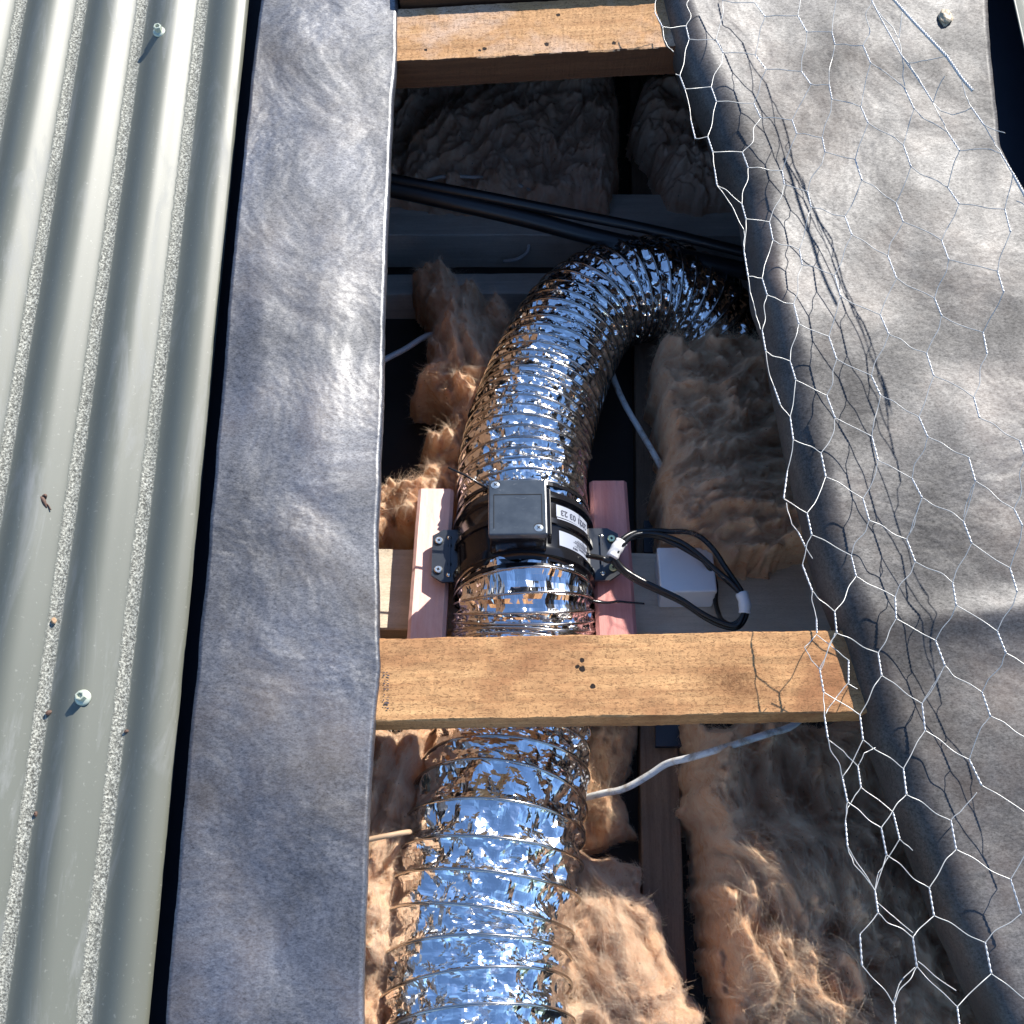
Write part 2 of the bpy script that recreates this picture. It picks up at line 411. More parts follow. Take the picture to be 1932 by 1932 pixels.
RP_left = edge_fn([(1247, 0), (1271, 90), (1291, 150), (1333, 234), (1365, 332), (1396, 390), (1415, 488), (1421, 562), (1443, 625), (1456, 690), (1466, 749), (1489, 866), (1513, 952), (1529, 1030), (1552, 1109), (1572, 1159), (1591, 1214), (1607, 1265), (1630, 1340), (1646, 1405), (1669, 1458), (1689, 1529), (1708, 1568), (1728, 1618), (1755, 1685), (1779, 1751), (1797, 1786), (1821, 1849), (1849, 1904), (1864, 1932)], -.008)
RP_right = edge_fn([(1860, 0), (1874, 196), (1885, 280), (1900, 310), (1935, 372), (1990, 450), (2060, 600), (2200, 900)], .004)
Y_TOP, Y_BOT = P(966, -60).y, P(966, 2060).y

def build_paper(name, label, fl, fr, y0, y1, curl_right, mat, seed):
    ny = 220; ys = np.linspace(y0, y1, ny); rows = []
    for y in ys:
        xl, xr = float(fl(y)), float(fr(y))
        if curl_right:                                     # right edge rolls down into the opening
            r = .0045; t = np.linspace(0, 1, 46)[:-1]
            xs = xl + (xr - r - xl) * t; zs = np.full(45, .004)
            a = np.linspace(0, math.pi / 2, 8)
            zs = zs + .028 * (1 - t)
            xs = np.concatenate([xs, xr - r + r * np.sin(a), [xr - .0005, xr - .003, xr - .006]])
            zs = np.concatenate([zs, .004 - r + r * np.cos(a), [-.012, -.022, -.034]])
            e_ = np.clip(np.minimum(t * 4, (1 - t) * 2.2), 0, 1); inner = np.concatenate([e_ * e_ * (3 - 2 * e_), np.zeros(11)])
        else:                                              # left edge sags over the rafter into the opening
            w, dp = .036 + .010 * float(vnoise(y * 7, 1.5, seed)), .040; a = np.linspace(math.pi / 2, 0, 14)
            xs = np.concatenate([[xl + .004, xl + .001, xl], xl + w - w * np.sin(a), xl + w + (xr - xl - w) * np.linspace(0, 1, 56)[1:]])
            zs = np.concatenate([[.004 - dp - .03, .004 - dp - .018, .004 - dp - .008], .004 - dp + dp * np.cos(a), np.full(55, .004)])
            tt = np.linspace(0, 1, 56)[1:]; inner = np.concatenate([np.zeros(3), np.linspace(0, .5, 14), np.minimum(1, .5 + tt * 4)])
        rows.append(np.stack([xs, np.full(len(xs), y), zs, inner], 1))
    A = np.array(rows); nc = A.shape[1]
    X, Y, Z, I = A[..., 0], A[..., 1], A[..., 2], A[..., 3]
    XR, YR = X * .82 + Y * .57, Y * .82 - X * .57
    wav = .0026 * vnoise(XR * 6.5 + 3, YR * 5, seed) + .0012 * vnoise(XR * 13 + 8, YR * 9 + 2, seed + 2) + .0005 * vnoise(X * 26, Y * 15 + 5, seed + 3) + .0002 * vnoise(X * 70, Y * 60, seed + 5)
    cre = .0012 * np.abs(vnoise(X * 9 + Y * 14, Y * 4 - X * 6, seed + 9))
    Zn = Z + I * (wav + cre + (0 if curl_right else .0035))
    if not curl_right: Zn = Zn + .026 * np.exp(-np.maximum(0, X - X[:, :1]) / .10)
    if not curl_right:                                     # the ridge where the paper bridges the batten
        yb = P(1700, 1185).y + (X - P(1700, 1185).x) * .12
        d = Y - yb; Zn = Zn + I * .007 * np.exp(-(d / .016) ** 2) * np.clip((X - P(1600, 1185).x) * 12, 0, 1) - I * .004 * np.exp(-((d + .06) / .05) ** 2)
    ed = .0007 * vnoise(np.zeros_like(Y), Y * 25, seed + 7) + .0003 * vnoise(np.zeros_like(Y), Y * 300, seed + 8)
    V = np.stack([X + ed, Y, Zn], -1).reshape(-1, 3)
    o = np_mesh(name, V, grid_quads(ny, nc)[:, ::-1], mat, smooth=True)
    md = o.modifiers.new('thickness', 'SOLIDIFY'); md.thickness = .0007; md.offset = -1
    return tag(o, label, 'roofing paper', 'strips of roofing paper')
build_paper('sarking_paper', 'dark grey fibrous roofing paper strip between corrugated sheet and open cavity', LP_left, LP_right, Y_BOT - .1, Y_TOP + .25, True, m_paper_l, 3)
build_paper('sarking_paper', 'warm grey roofing paper under the wire netting with edge sagging into the cavity', RP_left, RP_right, Y_BOT - .1, Y_TOP + .25, False, m_paper_r, 21)

# corrugated sheets
PIT, AMP = .0762, .0168
XV = (P(371, 0, .003).x + P(184, 1932, .003).x) / 2
def corr(name, label, x0, x1, xv, flip=False):
    nx = int((x1 - x0) / PIT * 20); xs = np.linspace(x0, x1, nx); ys = np.array([-.8, -.3, .2, .7, 1.2, 1.8, 2.4])
    X, Y = np.meshgrid(xs, ys)
    Z = .0045 + AMP * (1 - np.cos(2 * math.pi * (X - xv) / PIT)) / 2
    mat = sheet_mat('painted_corrugated_steel', PIT, xv - (x0 + x1) / 2)
    o = np_mesh(name, np.stack([X, Y, Z], -1).reshape(-1, 3), grid_quads(len(ys), nx), mat, smooth=True)
    md = o.modifiers.new('thickness', 'SOLIDIFY'); md.thickness = .0011; md.offset = -1
    return tag(o, label, 'roof sheet', 'corrugated roof sheets')
xe = (P(457, 0, .012).x + P(299, 1932, .012).x) / 2
sheetL = corr('corrugated_sheet', 'grey green corrugated steel roof sheet with two screws and dusty valleys', xe - 1.25, xe, XV)
xr0 = P(1908, 0, .012).x
sheetR = corr('corrugated_sheet', 'edge of corrugated steel sheet beyond the dark gap at upper right', xr0, xr0 + 1.25, xr0 + PIT * .35)

def roof_screw(u, v, parent, ang):
    k = round((P(u, v, .022).x - XV) / PIT - .5); x = XV + (k + .5) * PIT
    p = P(u, v, .026); o = Vector((p.x, p.y, .0045 + AMP * (1 - math.cos(2 * math.pi * (p.x - XV) / PIT)) / 2 - .0004)); 
    X = Vector((math.cos(ang), math.sin(ang), 0)); Y = Vector((-math.sin(ang), math.cos(ang), 0))
    s = MB(); s.lathe(o, EZ, X, Y, [(0, .0078), (.0014, .0078), (.0022, .0066), (.0030, .0052), (.0034, .0040)], 28, True)
    c = s.build('roof_screw', m_screwp, parent)
    h = MB(); h.lathe(o, EZ, X, Y, [(.0028, .0048), (.0100, .0048), (.0106, .0043), (.0106, .0030), (.0080, .0026), (.0080, .0001)], 6)
    h.build('head', m_screwp, c)
    w = MB(); w.lathe(o, EZ, X, Y, [(-.003, .0070), (.0004, .0072)], 24, True); w.build('washer', m_black, c)
m_screwp = simple('painted_screw', (.52, .55, .44), .40, .25, .5, namt=.1)
roof_screw(298, 53, sheetL, .3); roof_screw(153, 1314, sheetL, .8)

# rafters and the black underlay, with unseen closures added to keep light out
def beam(name, label, cat, p0, p1, up, width, depth, mat, ch=.0015, jit=.0005, nseg=40, group=None, kind=None, seed=1):
    """p0-p1 runs along the middle of the top face"""
    p0, p1 = Vector(p0), Vector(p1); X = (p1 - p0).normalized(); Y = up.cross(X).normalized(); Z = X.cross(Y).normalized(); Ln = (p1 - p0).length
    w, d = width / 2, depth
    sec = [(-w, -ch), (-w + ch, 0)] + [(-w + ch + (2 * w - 2 * ch) * k / 10, 0) for k in range(1, 10)] + [(w - ch, 0), (w, -ch), (w, -d + ch), (w - ch, -d), (-w + ch, -d), (-w, -d + ch)]
    n = len(sec); xs = np.linspace(-Ln / 2, Ln / 2, nseg); R = np.random.default_rng(seed)
    V = []
    for i, x in enumerate(xs):
        for k, (a, b) in enumerate(sec):
            V.append((x, a + jit * float(vnoise(x * 45, k * 3.1, seed)) + jit * .5 * R.normal() * .4, b + jit * float(vnoise(x * 60, k * 3.7 + 50, seed + 1)) + jit * .2 * R.normal()))
    F = [(i * n + k, (i + 1) * n + k, (i + 1) * n + (k + 1) % n, i * n + (k + 1) % n) for i in range(nseg - 1) for k in range(n)]
    F += [tuple(range(n)), tuple(range((nseg - 1) * n + n - 1, (nseg - 1) * n - 1, -1))]
    me = bpy.data.meshes.new(name); me.from_pydata(V, [], F); me.update(); me.materials.append(mat)
    bm = bmesh.new(); bm.from_mesh(me); bmesh.ops.recalc_face_normals(bm, faces=bm.faces); bm.to_mesh(me); bm.free()
    o = bpy.data.objects.new(name, me); COL.objects.link(o)
    Mx = Matrix.Identity(4); c = (p0 + p1) / 2
    for r in range(3): Mx[r][0], Mx[r][1], Mx[r][2], Mx[r][3] = X[r], Y[r], Z[r], c[r]
    o.matrix_world = Mx
    return tag(o, label, cat, group, kind)
def local(o, p): return o.matrix_world.inverted() @ Vector(p)

XRL = float(min(LP_right(np.linspace(Y_BOT, Y_TOP, 40)))) - .022
beam('rafter', 'shaded brown rafter side below the left paper edge', 'rafter', (XRL - .0225, Y_BOT - .5, -.047), (XRL - .0225, Y_TOP + .9, -.047), EZ, .045, .14, m_rafter, group='rafters under the roof')
XRR = .48
beam('rafter', 'dark rafter hidden mostly beneath the netted right paper', 'rafter', (XRR + .0225, Y_BOT - .5, -.047), (XRR + .0225, Y_TOP + .9, -.047), EZ, .045, .14, m_rafter, group='rafters under the roof', seed=5)
un = MB(); zu = -.044
def quad(x0, x1, y0, y1, z): un.add([(x0, y0, z), (x1, y0, z), (x1, y1, z), (x0, y1, z)], [(0, 1, 2, 3)])
YT2 = P(966, 8).y + .045
quad(-1.6, XRL - .01, -.9, 2.4, zu); quad(XRR + .01, 1.7, -.9, 2.4, zu)
quad(XRL - .01, XRR + .01, YT2, 2.4, zu); quad(XRL - .01, XRR + .01, -.9, Y_BOT - .2, zu)  # unseen closures above and below, added to keep the cavity dark
for (x0, y0, x1, y1) in ((-1.6, -.9, 1.7, -.9), (1.7, -.9, 1.7, 2.4), (1.7, 2.4, -1.6, 2.4), (-1.6, 2.4, -1.6, -.9)):
    un.add([(x0, y0, zu), (x1, y1, zu), (x1, y1, -.9), (x0, y0, -.9)], [(0, 1, 2, 3)])  # unseen side walls, added to block light from the cavity
tag(un.build('roof_underlay_light_block', m_under), kind='structure')
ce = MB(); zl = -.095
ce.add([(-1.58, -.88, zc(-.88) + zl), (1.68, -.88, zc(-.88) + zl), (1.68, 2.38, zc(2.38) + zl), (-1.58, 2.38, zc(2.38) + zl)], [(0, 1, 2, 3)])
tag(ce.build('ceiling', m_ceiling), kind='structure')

# ------------------------------------------------------------------ battens
def px_batten(name, label, tl, tr, br, bl, thick, mat, z=0.0, seed=1):
    a, b, c, d = P(*tl, z), P(*tr, z), P(*br, z), P(*bl, z)
    p0, p1 = (a + d) / 2, (b + c) / 2; X = (p1 - p0).normalized(); Y = EZ.cross(X)
    w = ((a - d).dot(Y) + (b - c).dot(Y)) / 2
    return beam(name, label, 'batten', p0, p1, EZ, w, thick, mat, nseg=140, jit=.0007, group='roof battens across the opening', seed=seed, ch=.0012)
    
o = px_batten('roof_batten', 'x', (690, 1207), (1680, 1185), (1680, 1344), (690, 1359), .045, None, seed=3)
lk = lambda u, v: local(o, P(u, v, 0))
hl = [(*lk(1098, 1246)[:2], .0027), (*lk(1098, 1262)[:2], .0036), (*lk(1089, 1258)[:2], .0022), (*lk(1118, 1295)[:2], .0030)]
kn = [(*lk(1385, 1288)[:2], .070)]
o.data.materials[0] = wood_mat('rough_sawn_batten', (.37, .18, .075), (.64, .37, .165), kn, hl, stain=(.27, .115, .048), stain_amt=.85, crackle=.75)
o['label'] = 'sunlit rough sawn batten with a knot crossing over the silver duct'
bat1 = o
o = px_batten('roof_batten', 'x', (700, 18), (1330, -14), (1330, 84), (700, 121), .047, None, seed=8)
lk = lambda u, v: local(o, P(u, v, 0))
hl = [(*lk(803, 94)[:2], .0024), (*lk(914, 92)[:2], .0030), (*lk(905, 95)[:2], .0022), (*lk(1053, 28)[:2], .0030), (*lk(1031, 84)[:2], .0034), (*lk(1158, 81)[:2], .0030)]
o.data.materials[0] = wood_mat('rough_sawn_batten_upper', (.36, .18, .075), (.58, .34, .16), (), hl, stain=(.56, .42, .33), stain_amt=.75, crackle=.75)
o['label'] = 'sunlit batten with nail holes at the upper end of the opening'
m_batten_shade = wood_mat('shaded_batten_side', (.065, .028, .014), (.15, .066, .033), stain=(.10, .04, .02), crackle=.3)  # dark brown stands in for shade on faces turned from the sun
o.data.materials.append(m_batten_shade)
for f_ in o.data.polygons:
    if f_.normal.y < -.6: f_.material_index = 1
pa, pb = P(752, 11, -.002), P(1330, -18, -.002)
beam('roof_batten', 'dark brown timber edge showing just above the nail holed batten', 'batten', pa + Vector((0, .046, .020)), pb + Vector((0, .046, .020)), EZ, (.090), .060, m_batten_shade, group='roof battens across the opening', seed=9)  # shade of the front face coloured over the whole timber

sm = MB()
for v_ in np.arange(1268, 1342, 5.2):
    for q_ in range(2):
        if random.random() < .75:
            u_ = 722 + q_ * 6 + random.uniform(0, 3); a_, b_ = random.uniform(2, 5), random.uniform(1.2, 2.6)
            sm.add([P(u_, v_, .0012), P(u_ + a_, v_ + random.uniform(-1, 1), .0012), P(u_ + a_, v_ + b_, .0012), P(u_, v_ + b_, .0012)], [(3, 2, 1, 0)])
st = sm.build('ink_stamp', m_ink); st.parent = bat1; st.matrix_parent_inverse = bat1.matrix_world.inverted()

# ------------------------------------------------------------------ timbers of the ceiling
def cbeam(name, label, u0, v0, u1, v1, off, depth, mat, width=None, seed=1, vb0=None, vb1=None):
    a, b = PC(u0, v0, off), PC(u1, v1, off)
    if vb0 is not None:
        c, d = PC(u0, vb0, off), PC(u1, vb1, off); width = ((a - c).length + (b - d).length) / 2; a, b = (a + c) / 2, (b + d) / 2
    return beam(name, label, 'timber', a, b, LZ, width, depth, mat, group='timbers in the ceiling cavity', seed=seed, jit=.0004)
cbeam('ceiling_batten', 'pale dusty timber under the white junction box, left end in sunlight', 640, 1046, 1700, 1040, .015, .040, m_dusty, vb0=1172, vb1=1215, seed=12)
cbeam('ceiling_batten', 'dim grey timber crossing the dark cavity behind the duct bend', 640, 366, 1500, 366, -.02, .07, m_dim, vb0=442, vb1=444, seed=13)
cbeam('ceiling_batten', 'lower dim grey timber half hidden behind the left tuft of insulation', 640, 518, 1500, 510, -.04, .06, m_dim, vb0=556, vb1=548, seed=14)
ja, jb = PC(1258, 1990, -.055), PC(1212, 120, -.055)
beam('ceiling_joist', 'dusty brown joist running up the middle of the ceiling between insulation', 'timber', ja, jb, LZ, .045, .04, m_joist, group='timbers in the ceiling cavity', seed=15)

# ------------------------------------------------------------------ treated pine blocks
def block(label, tl, tr, br, bl, mat, seed):
    zf = lambda v: -.195 + (v - 921) / 279 * .036
    a, b, c, d = P(*tl, zf(tl[1])), P(*tr, zf(tr[1])), P(*br, zf(br[1])), P(*bl, zf(bl[1]))
    p0, p1 = (c + d) / 2, (a + b) / 2; ext = (p1 - p0).normalized()
    p0 = p0 - ext * .07
    X = (p1 - p0).normalized(); up = (EZ - X * EZ.dot(X)).normalized()
    w = ((b - a).length + (c - d).length) / 2
    return beam('pine_block', label, 'timber block', p0, p1, up, w, .028, mat, ch=.004, jit=.0002, group='pink pine blocks under the fan', seed=seed)
block('pink treated pine block left of the fan, half lit by sun', (790, 922), (855, 922), (842, 1195), (766, 1200), m_pine_sunlit, 21)
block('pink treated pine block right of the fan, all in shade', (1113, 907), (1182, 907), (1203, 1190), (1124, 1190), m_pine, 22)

# ------------------------------------------------------------------ ducts
def duct(label, ctrl, pitch_pts, sign, fine, seed, amp):
    c4 = catmull_even(ctrl); cl, Rr = c4[:, :3], c4[:, 3]
    sl_ = np.concatenate([[0], np.cumsum(np.linalg.norm(np.diff(cl, axis=0), axis=1))]); Ln = sl_[-1]
    ns = int(Ln / .0022); s = np.linspace(0, Ln, ns)
    C = np.stack([np.interp(s, sl_, cl[:, k]) for k in range(3)], 1); R = np.interp(s, sl_, Rr)
    T = np.gradient(C, s, axis=0); T /= np.linalg.norm(T, axis=1)[:, None]
    S = np.cross(T, [0, 0, 1.0]); S /= np.linalg.norm(S, axis=1)[:, None]; U = np.cross(S, T)
    pf = np.interp(s / Ln, [p[0] for p in pitch_pts], [p[1] for p in pitch_pts]); sg = np.interp(s / Ln, [p[0] for p in pitch_pts], [p[2] for p in pitch_pts])
    phi = np.concatenate([[0], np.cumsum(.5 * (1 / pf[1:] + 1 / pf[:-1]) * np.diff(s))])
    phi = phi + .10 * vnoise(phi * .45, phi * 0, seed)
    na = 230; th = np.linspace(0, 2 * math.pi, na, endpoint=False)
    TH, SS = np.meshgrid(th, s)
    w = phi[:, None] - sign * TH / (2 * math.pi); q = w - np.floor(w)
    b = np.sin(math.pi * q)
    a = TH * R[:, None]
    wx, wy = a + .0035 * vnoise(a * 60, SS * 60, seed + 1), SS + .0035 * vnoise(a * 65 + 9, SS * 55, seed + 2)
    cr = .0042 * trinoise(wx / .032, wy / .022, seed + 3) + .0032 * trinoise(wx / .0150 + 5, wy / .0115, seed + 4) + fine * trinoise(wx / .0072, wy / .0068 + 3, seed + 5)
    rr = R[:, None] * (1 - sg[:, None] * b ** .6 * (.75 + .5 * (vnoise(a * 30, w * 1.7, seed + 6) * .5 + .5))) + cr * amp * np.minimum(1, b * 1.6 + .30)
    rr = rr + .0016 * vnoise(TH * 1.2, SS * 18, seed + 8)
    V = C[:, None, :] + S[:, None, :] * (np.cos(TH) * rr)[..., None] + U[:, None, :] * (np.sin(TH) * rr)[..., None]
    V = V.reshape(-1, 3)
    Q = grid_quads(ns, na, True)
    flip = RNG.random(len(Q)) < .5
    T1 = np.where(flip[:, None], Q[:, [0, 1, 2]], Q[:, [0, 1, 3]]); T2 = np.where(flip[:, None], Q[:, [0, 2, 3]], Q[:, [1, 2, 3]])
    root = thing('foil_duct', tuple(C[len(C) // 2] - np.array([0, 0, R.mean()])), label, 'flexible duct', 'silver foil ducts joined by the fan')
    np_mesh('foil_skin', V, np.concatenate([T1, T2]), m_foil, root)
    # spiral wire under the skin
    n = int(phi[-1] * 44); ph = np.linspace(phi[0], phi[-1], n); si = np.interp(ph, phi, s); ang = sign * ph * 2 * math.pi
    ci = np.stack([np.interp(si, s, C[:, k]) for k in range(3)], 1); Si = np.stack([np.interp(si, s, S[:, k]) for k in range(3)], 1); Ui = np.stack([np.interp(si, s, U[:, k]) for k in range(3)], 1)
    ri = np.interp(si, s, R) + .0003 + .0016 * vnoise((ang % (2 * math.pi)) * 1.2, si * 18, seed + 8)
    pp = ci + Si * (np.cos(ang) * ri)[:, None] + Ui * (np.sin(ang) * ri)[:, None]
    tb = MB(); tb.tube(pp, .0016, 6); tb.build('spiral_wire', m_foilwire, root)
    return root
def cp(u, v, z, R):
    p = P(u, v, z); return (p.x, p.y, p.z, R)
FC = P(988, 1045, -.178); FS = 1.065; FT = rad(10)
FA, FN = Vector((0, math.cos(FT), -math.sin(FT))), Vector((0, math.sin(FT), math.cos(FT)))
f0 = FC - FA * .047; f1 = FC + FA * .040
lower = [cp(898, 2075, -.075, .0955), cp(897, 1932, -.095, .0950), cp(898, 1800, -.112, .0950), cp(917, 1680, -.122, .0950), cp(935, 1560, -.134, .0940), cp(951, 1480, -.150, .0915), cp(964, 1390, -.166, .0880), cp(980, 1290, -.176, .084), cp(988, 1205, -.178, .082), (*(f0 - FA * .016), .0800), (*(f0 + FA * .005), .0785)]
duct('foil duct running from the fan under the sunlit batten to the bottom edge', lower, [(0, .033, .062), (.58, .033, .062), (.70, .025, .05), (.78, .0155, .045), (.90, .0125, .050), (.96, .0085, .055), (1, .0085, .05)], -1, .0009, 40, 1.0)
upper = [(*(f1 - FA * .004), .0770), (*(f1 + FA * .008), .0775), cp(987, 890, -.203, .0790), cp(1000, 815, -.222, .0800), cp(1023, 742, -.244, .0800), cp(1055, 666, -.266, .0785), cp(1098, 600, -.284, .0765), cp(1160, 556, -.296, .0750), cp(1235, 547, -.312, .0745), cp(1305, 575, -.335, .0735), cp(1345, 625, -.365, .0725), cp(1360, 690, -.41, .0715)]
duct('foil duct climbing from the fan and bending right into the dark cavity', upper, [(0, .02, .01), (.03, .0155, .04), (.35, .0165, .045), (.55, .020, .045), (.78, .019, .045), (1, .014, .05)], -1, .0016, 70, .9)

# ------------------------------------------------------------------ inline fan
fan = thing('inline_fan', tuple(FC - FN * .078), 'black inline duct fan with terminal box screwed to pink blocks', 'fan')
X = EX
b = MB(); prof = []
for z, r in ((-.040, .0728), (-.0375, .0745), (-.036, .0775), (-.031, .0788), (-.028, .0788), (-.0265, .0755), (-.0255, .0742), (-.006, .0742), (-.004, .0752), (-.003, .0778), (.003, .0778), (.004, .0752), (.006, .0742), (.0255, .0742), (.0265, .0755), (.028, .0788), (.031, .0788), (.036, .0775), (.0375, .0745), (.040, .0728)):
    prof.append((z * FS * (1.2 if z < -.005 else 1.0), r * FS))
b.lathe(FC, FA, X, FN, prof, 96, True); body = b.build('fan_body', m_black, fan)
md = body.modifiers.new('edge', 'EDGE_SPLIT'); md.split_angle = rad(35)
# terminal box on top
BT = .042
_q = P(977, 957, -.060) - FC; bo = FC + FN * (.078 + BT / 2 - .002) + X * _q.dot(X) + FA * _q.dot(FA)
bx = MB(); bx.box(bo - FN * .004, X, FA, FN, .0310, .0345, BT / 2 - .003, .0022); tb = bx.build('terminal_box', m_black, fan)
ld = MB(); ld.box(bo + FN * (BT / 2 - .003), X, FA, FN, .0322, .0357, .0048, .0020); lid = ld.build('box_lid', m_box, tb)
lt = bo + FN * (BT / 2 + .0018)
pn = MB()
for (cx, cy, hx, hy) in ((0, .0155, .0262, .0004), (-.0262, -.006, .0004, .0215), (.0262, -.006, .0004, .0215)):
    pn.box(lt + X * cx + FA * cy, X, FA, FN, hx, hy, .0004)
pn.build('panel_groove', m_hole, tb)
for (cx, cy) in ((-.0245, .0285), (.0225, -.0275)):
    s_ = MB(); p = lt + X * cx + FA * cy
    s_.lathe(p, FN, X, FA, [(-.001, .0050), (.0006, .0050), (.0006, .0042)], 20)
    s_.lathe(p, FN, X, FA, [(.0006, .0042), (.0009, .0036), (.0012, .0001)], 20)
    q = s_.build('lid_screw', m_screw, tb)
    c_ = MB(); c_.box(p + FN * .0011, (X + FA).normalized(), (FA - X).normalized(), FN, .0022, .0004, .0004); c_.box(p + FN * .00112, (FA - X).normalized(), (X + FA).normalized(), FN, .0022, .0004, .0004)
    c_.add([p + X * (math.cos(a) * r) + FA * (math.sin(a) * r) + FN * .0008 for r in (.0046, .0056) for a in np.linspace(.2, 2.9, 14)], [(k, k + 1, 14 + k + 1, 14 + k) for k in range(13)])
    c_.v = c_.v; o_ = c_.build('screw_recess', m_hole, tb)
# cable gland rib at the right of the box
rb = MB(); rb.box(bo + X * .0345 + FN * .002, X, FA, FN, .0022, .0300, .0105, .001); rb.build('box_hinge', m_black, tb)
# brackets
for sgn in (-1, 1):
    c = FC + X * (sgn * .093 + .002) + FN * .012 - FA * .009
    poly = [(-sgn * .020, -.036), (sgn * .004, -.036), (sgn * .0165, -.027), (sgn * .0165, .026), (sgn * .004, .034), (-sgn * .020, .034)]
    if sgn < 0: poly = poly[::-1]
    br = MB(); br.prism(c, X, FA, FN, poly, .0035); brk = br.build('mounting_bracket', m_bracket, fan)
    rib = MB(); rib.box(c + X * (-sgn * .004) + FN * .0045, X, FA, FN, .0011, .026, .0016); rib.build('bracket_rib', m_bracket, brk)
    for yy in (-.0205, .0185):
        s_ = MB(); p = c + X * (sgn * .0085) + FA * yy + FN * .0035
        s_.lathe(p, FN, X, FA, [(0, .0040), (.0010, .0048), (.0024, .0048), (.0030, .0040), (.0030, .0001)], 22)
        s_.build('bracket_screw', m_screw if sgn < 0 else m_screw_y, brk)
        s2 = MB(); s2.box(p + FN * .0030, (X + FA * .6).normalized(), (FA - X * .6).normalized(), FN, .0013, .0013, .0004); s2.build('drive_recess', m_hole, brk)
    for yy in (-.027, .023):
        rv = MB(); rv.lathe(c + X * (-sgn * .0035) + FA * yy + FN * .0035, FN, X, FA, [(0, .0030), (.0014, .0026), (.0018, .0012), (.0018, .0001)], 16, True)
        rv.build('rivet', m_screw, brk)
    for yy in (-.013, .012):
        hh = MB(); hh.lathe(c + X * (-sgn * .0045) + FA * yy + FN * .0037, FN, X, FA, [(0, .0026), (0, .0001)], 16)
        hh.build('slot_hole', m_hole, brk)
# labels bent round the body
def curved(name, a0, a1, z0, z1, r, mat, parent, n=16):
    s_ = MB(); V = []
    for z in (z0, z1):
        for k in range(n + 1):
            a = a0 + (a1 - a0) * k / n; V.append(FC + FA * z + X * (math.sin(a) * r) + FN * (math.cos(a) * r))
    s_.add(V, [(k, k + 1, n + 1 + k + 1, n + 1 + k) for k in range(n)], True); return s_.build(name, mat, parent)
r_lab = .0747 * FS
lb = curved('date_label', rad(28), rad(69), .0085, .0245, r_lab, m_label, fan)
def text_on_body(txt, size, ac, zc_, r, parent, name, rot180=True):
    cu = bpy.data.curves.new('t', 'FONT'); cu.body = txt; cu.size = size; cu.offset = size * .025; cu.align_x = 'CENTER'; cu.align_y = 'CENTER'
    to = bpy.data.objects.new('t', cu); COL.objects.link(to); bpy.context.view_layer.update()
    me = bpy.data.meshes.new_from_object(to.evaluated_get(bpy.context.evaluated_depsgraph_get()))
    bpy.data.objects.remove(to)
    s_ = MB(); V = []
    for v in me.vertices:
        x, y = v.co.x, v.co.y
        if rot180: x, y = -x, -y
        a = ac + x / r; V.append(FC + FA * (zc_ + y) + X * (math.sin(a) * r) + FN * (math.cos(a) * r))
    s_.add(V, [tuple(p.vertices) for p in me.polygons]); s_.build(name, m_ink, parent)
text_on_body('2021 03 23', .0105, rad(49), .0155, r_lab + .0003, lb, 'date_print')
lb2 = curved('rating_label', rad(30), rad(66), -.0290, -.0095, r_lab, m_label, fan)
mk = MB()
for (z, a0, a1, h) in ((-.0100, 50, 66, .0004), (-.0122, 47, 63, .0007), (-.0145, 45, 68, .0005), (-.0165, 49, 66, .0007), (-.0190, 46, 60, .0004), (-.0205, 52, 67, .0006), (-.0225, 44, 50, .0012)):
    a = a0
    while a < a1:
        da = random.uniform(1.2, 3.0); V = [FC + FA * (z - .0035 + e * h) + X * (math.sin(rad(t)) * (r_lab + .0003)) + FN * (math.cos(rad(t)) * (r_lab + .0003)) for e in (-1, 1) for t in (a, min(a + da, a1))]
        mk.add(V, [(0, 1, 3, 2)]); a += da + .5
mk.build('rating_print', m_ink, lb2)
lb3 = curved('strip_label', rad(27), rad(60), .0030, .0045, .0782 * FS, m_label, fan)

# ------------------------------------------------------------------ cable ties
def tie(label, c, axis, r, tail):
    root = thing('cable_tie', tuple(Vector(c) - EZ * r), label, 'cable tie', 'black cable ties on the duct ends')
    S_ = axis.cross(EZ).normalized(); U_ = S_.cross(axis)
    s_ = MB(); s_.lathe(Vector(c), axis, S_, U_, [(-.0022, r), (-.0022, r + .0012), (.0022, r + .0012), (.0022, r)], 72); s_.build('band', m_black, root)
    tl_ = MB(); pts = catmull(tail, 6); n = len(pts)
    tl_.tube(pts, [.0019 * (1 - .35 * i / n) for i in range(n)], 6); tl_.build('tail', m_black, root)
    hd = MB(); hd.box(Vector(tail[0]), S_, axis, U_, .004, .0035, .003, .0006); hd.build('head', m_black, root)
cu_ = f1 + FA * .010
tie('black cable tie with loose tail behind the terminal box', cu_, FA, .0795, [P(928, 925, -.118), P(905, 913, -.112), P(880, 898, -.108), P(845, 882, -.104)])
cl_ = f0 - FA * .012
tie('black cable tie below the fan with tail lying over right block', cl_, FA, .0795, [P(1108, 1132, -.150), P(1140, 1137, -.155), P(1165, 1135, -.155), P(1190, 1137, -.153), P(1216, 1139, -.150)])

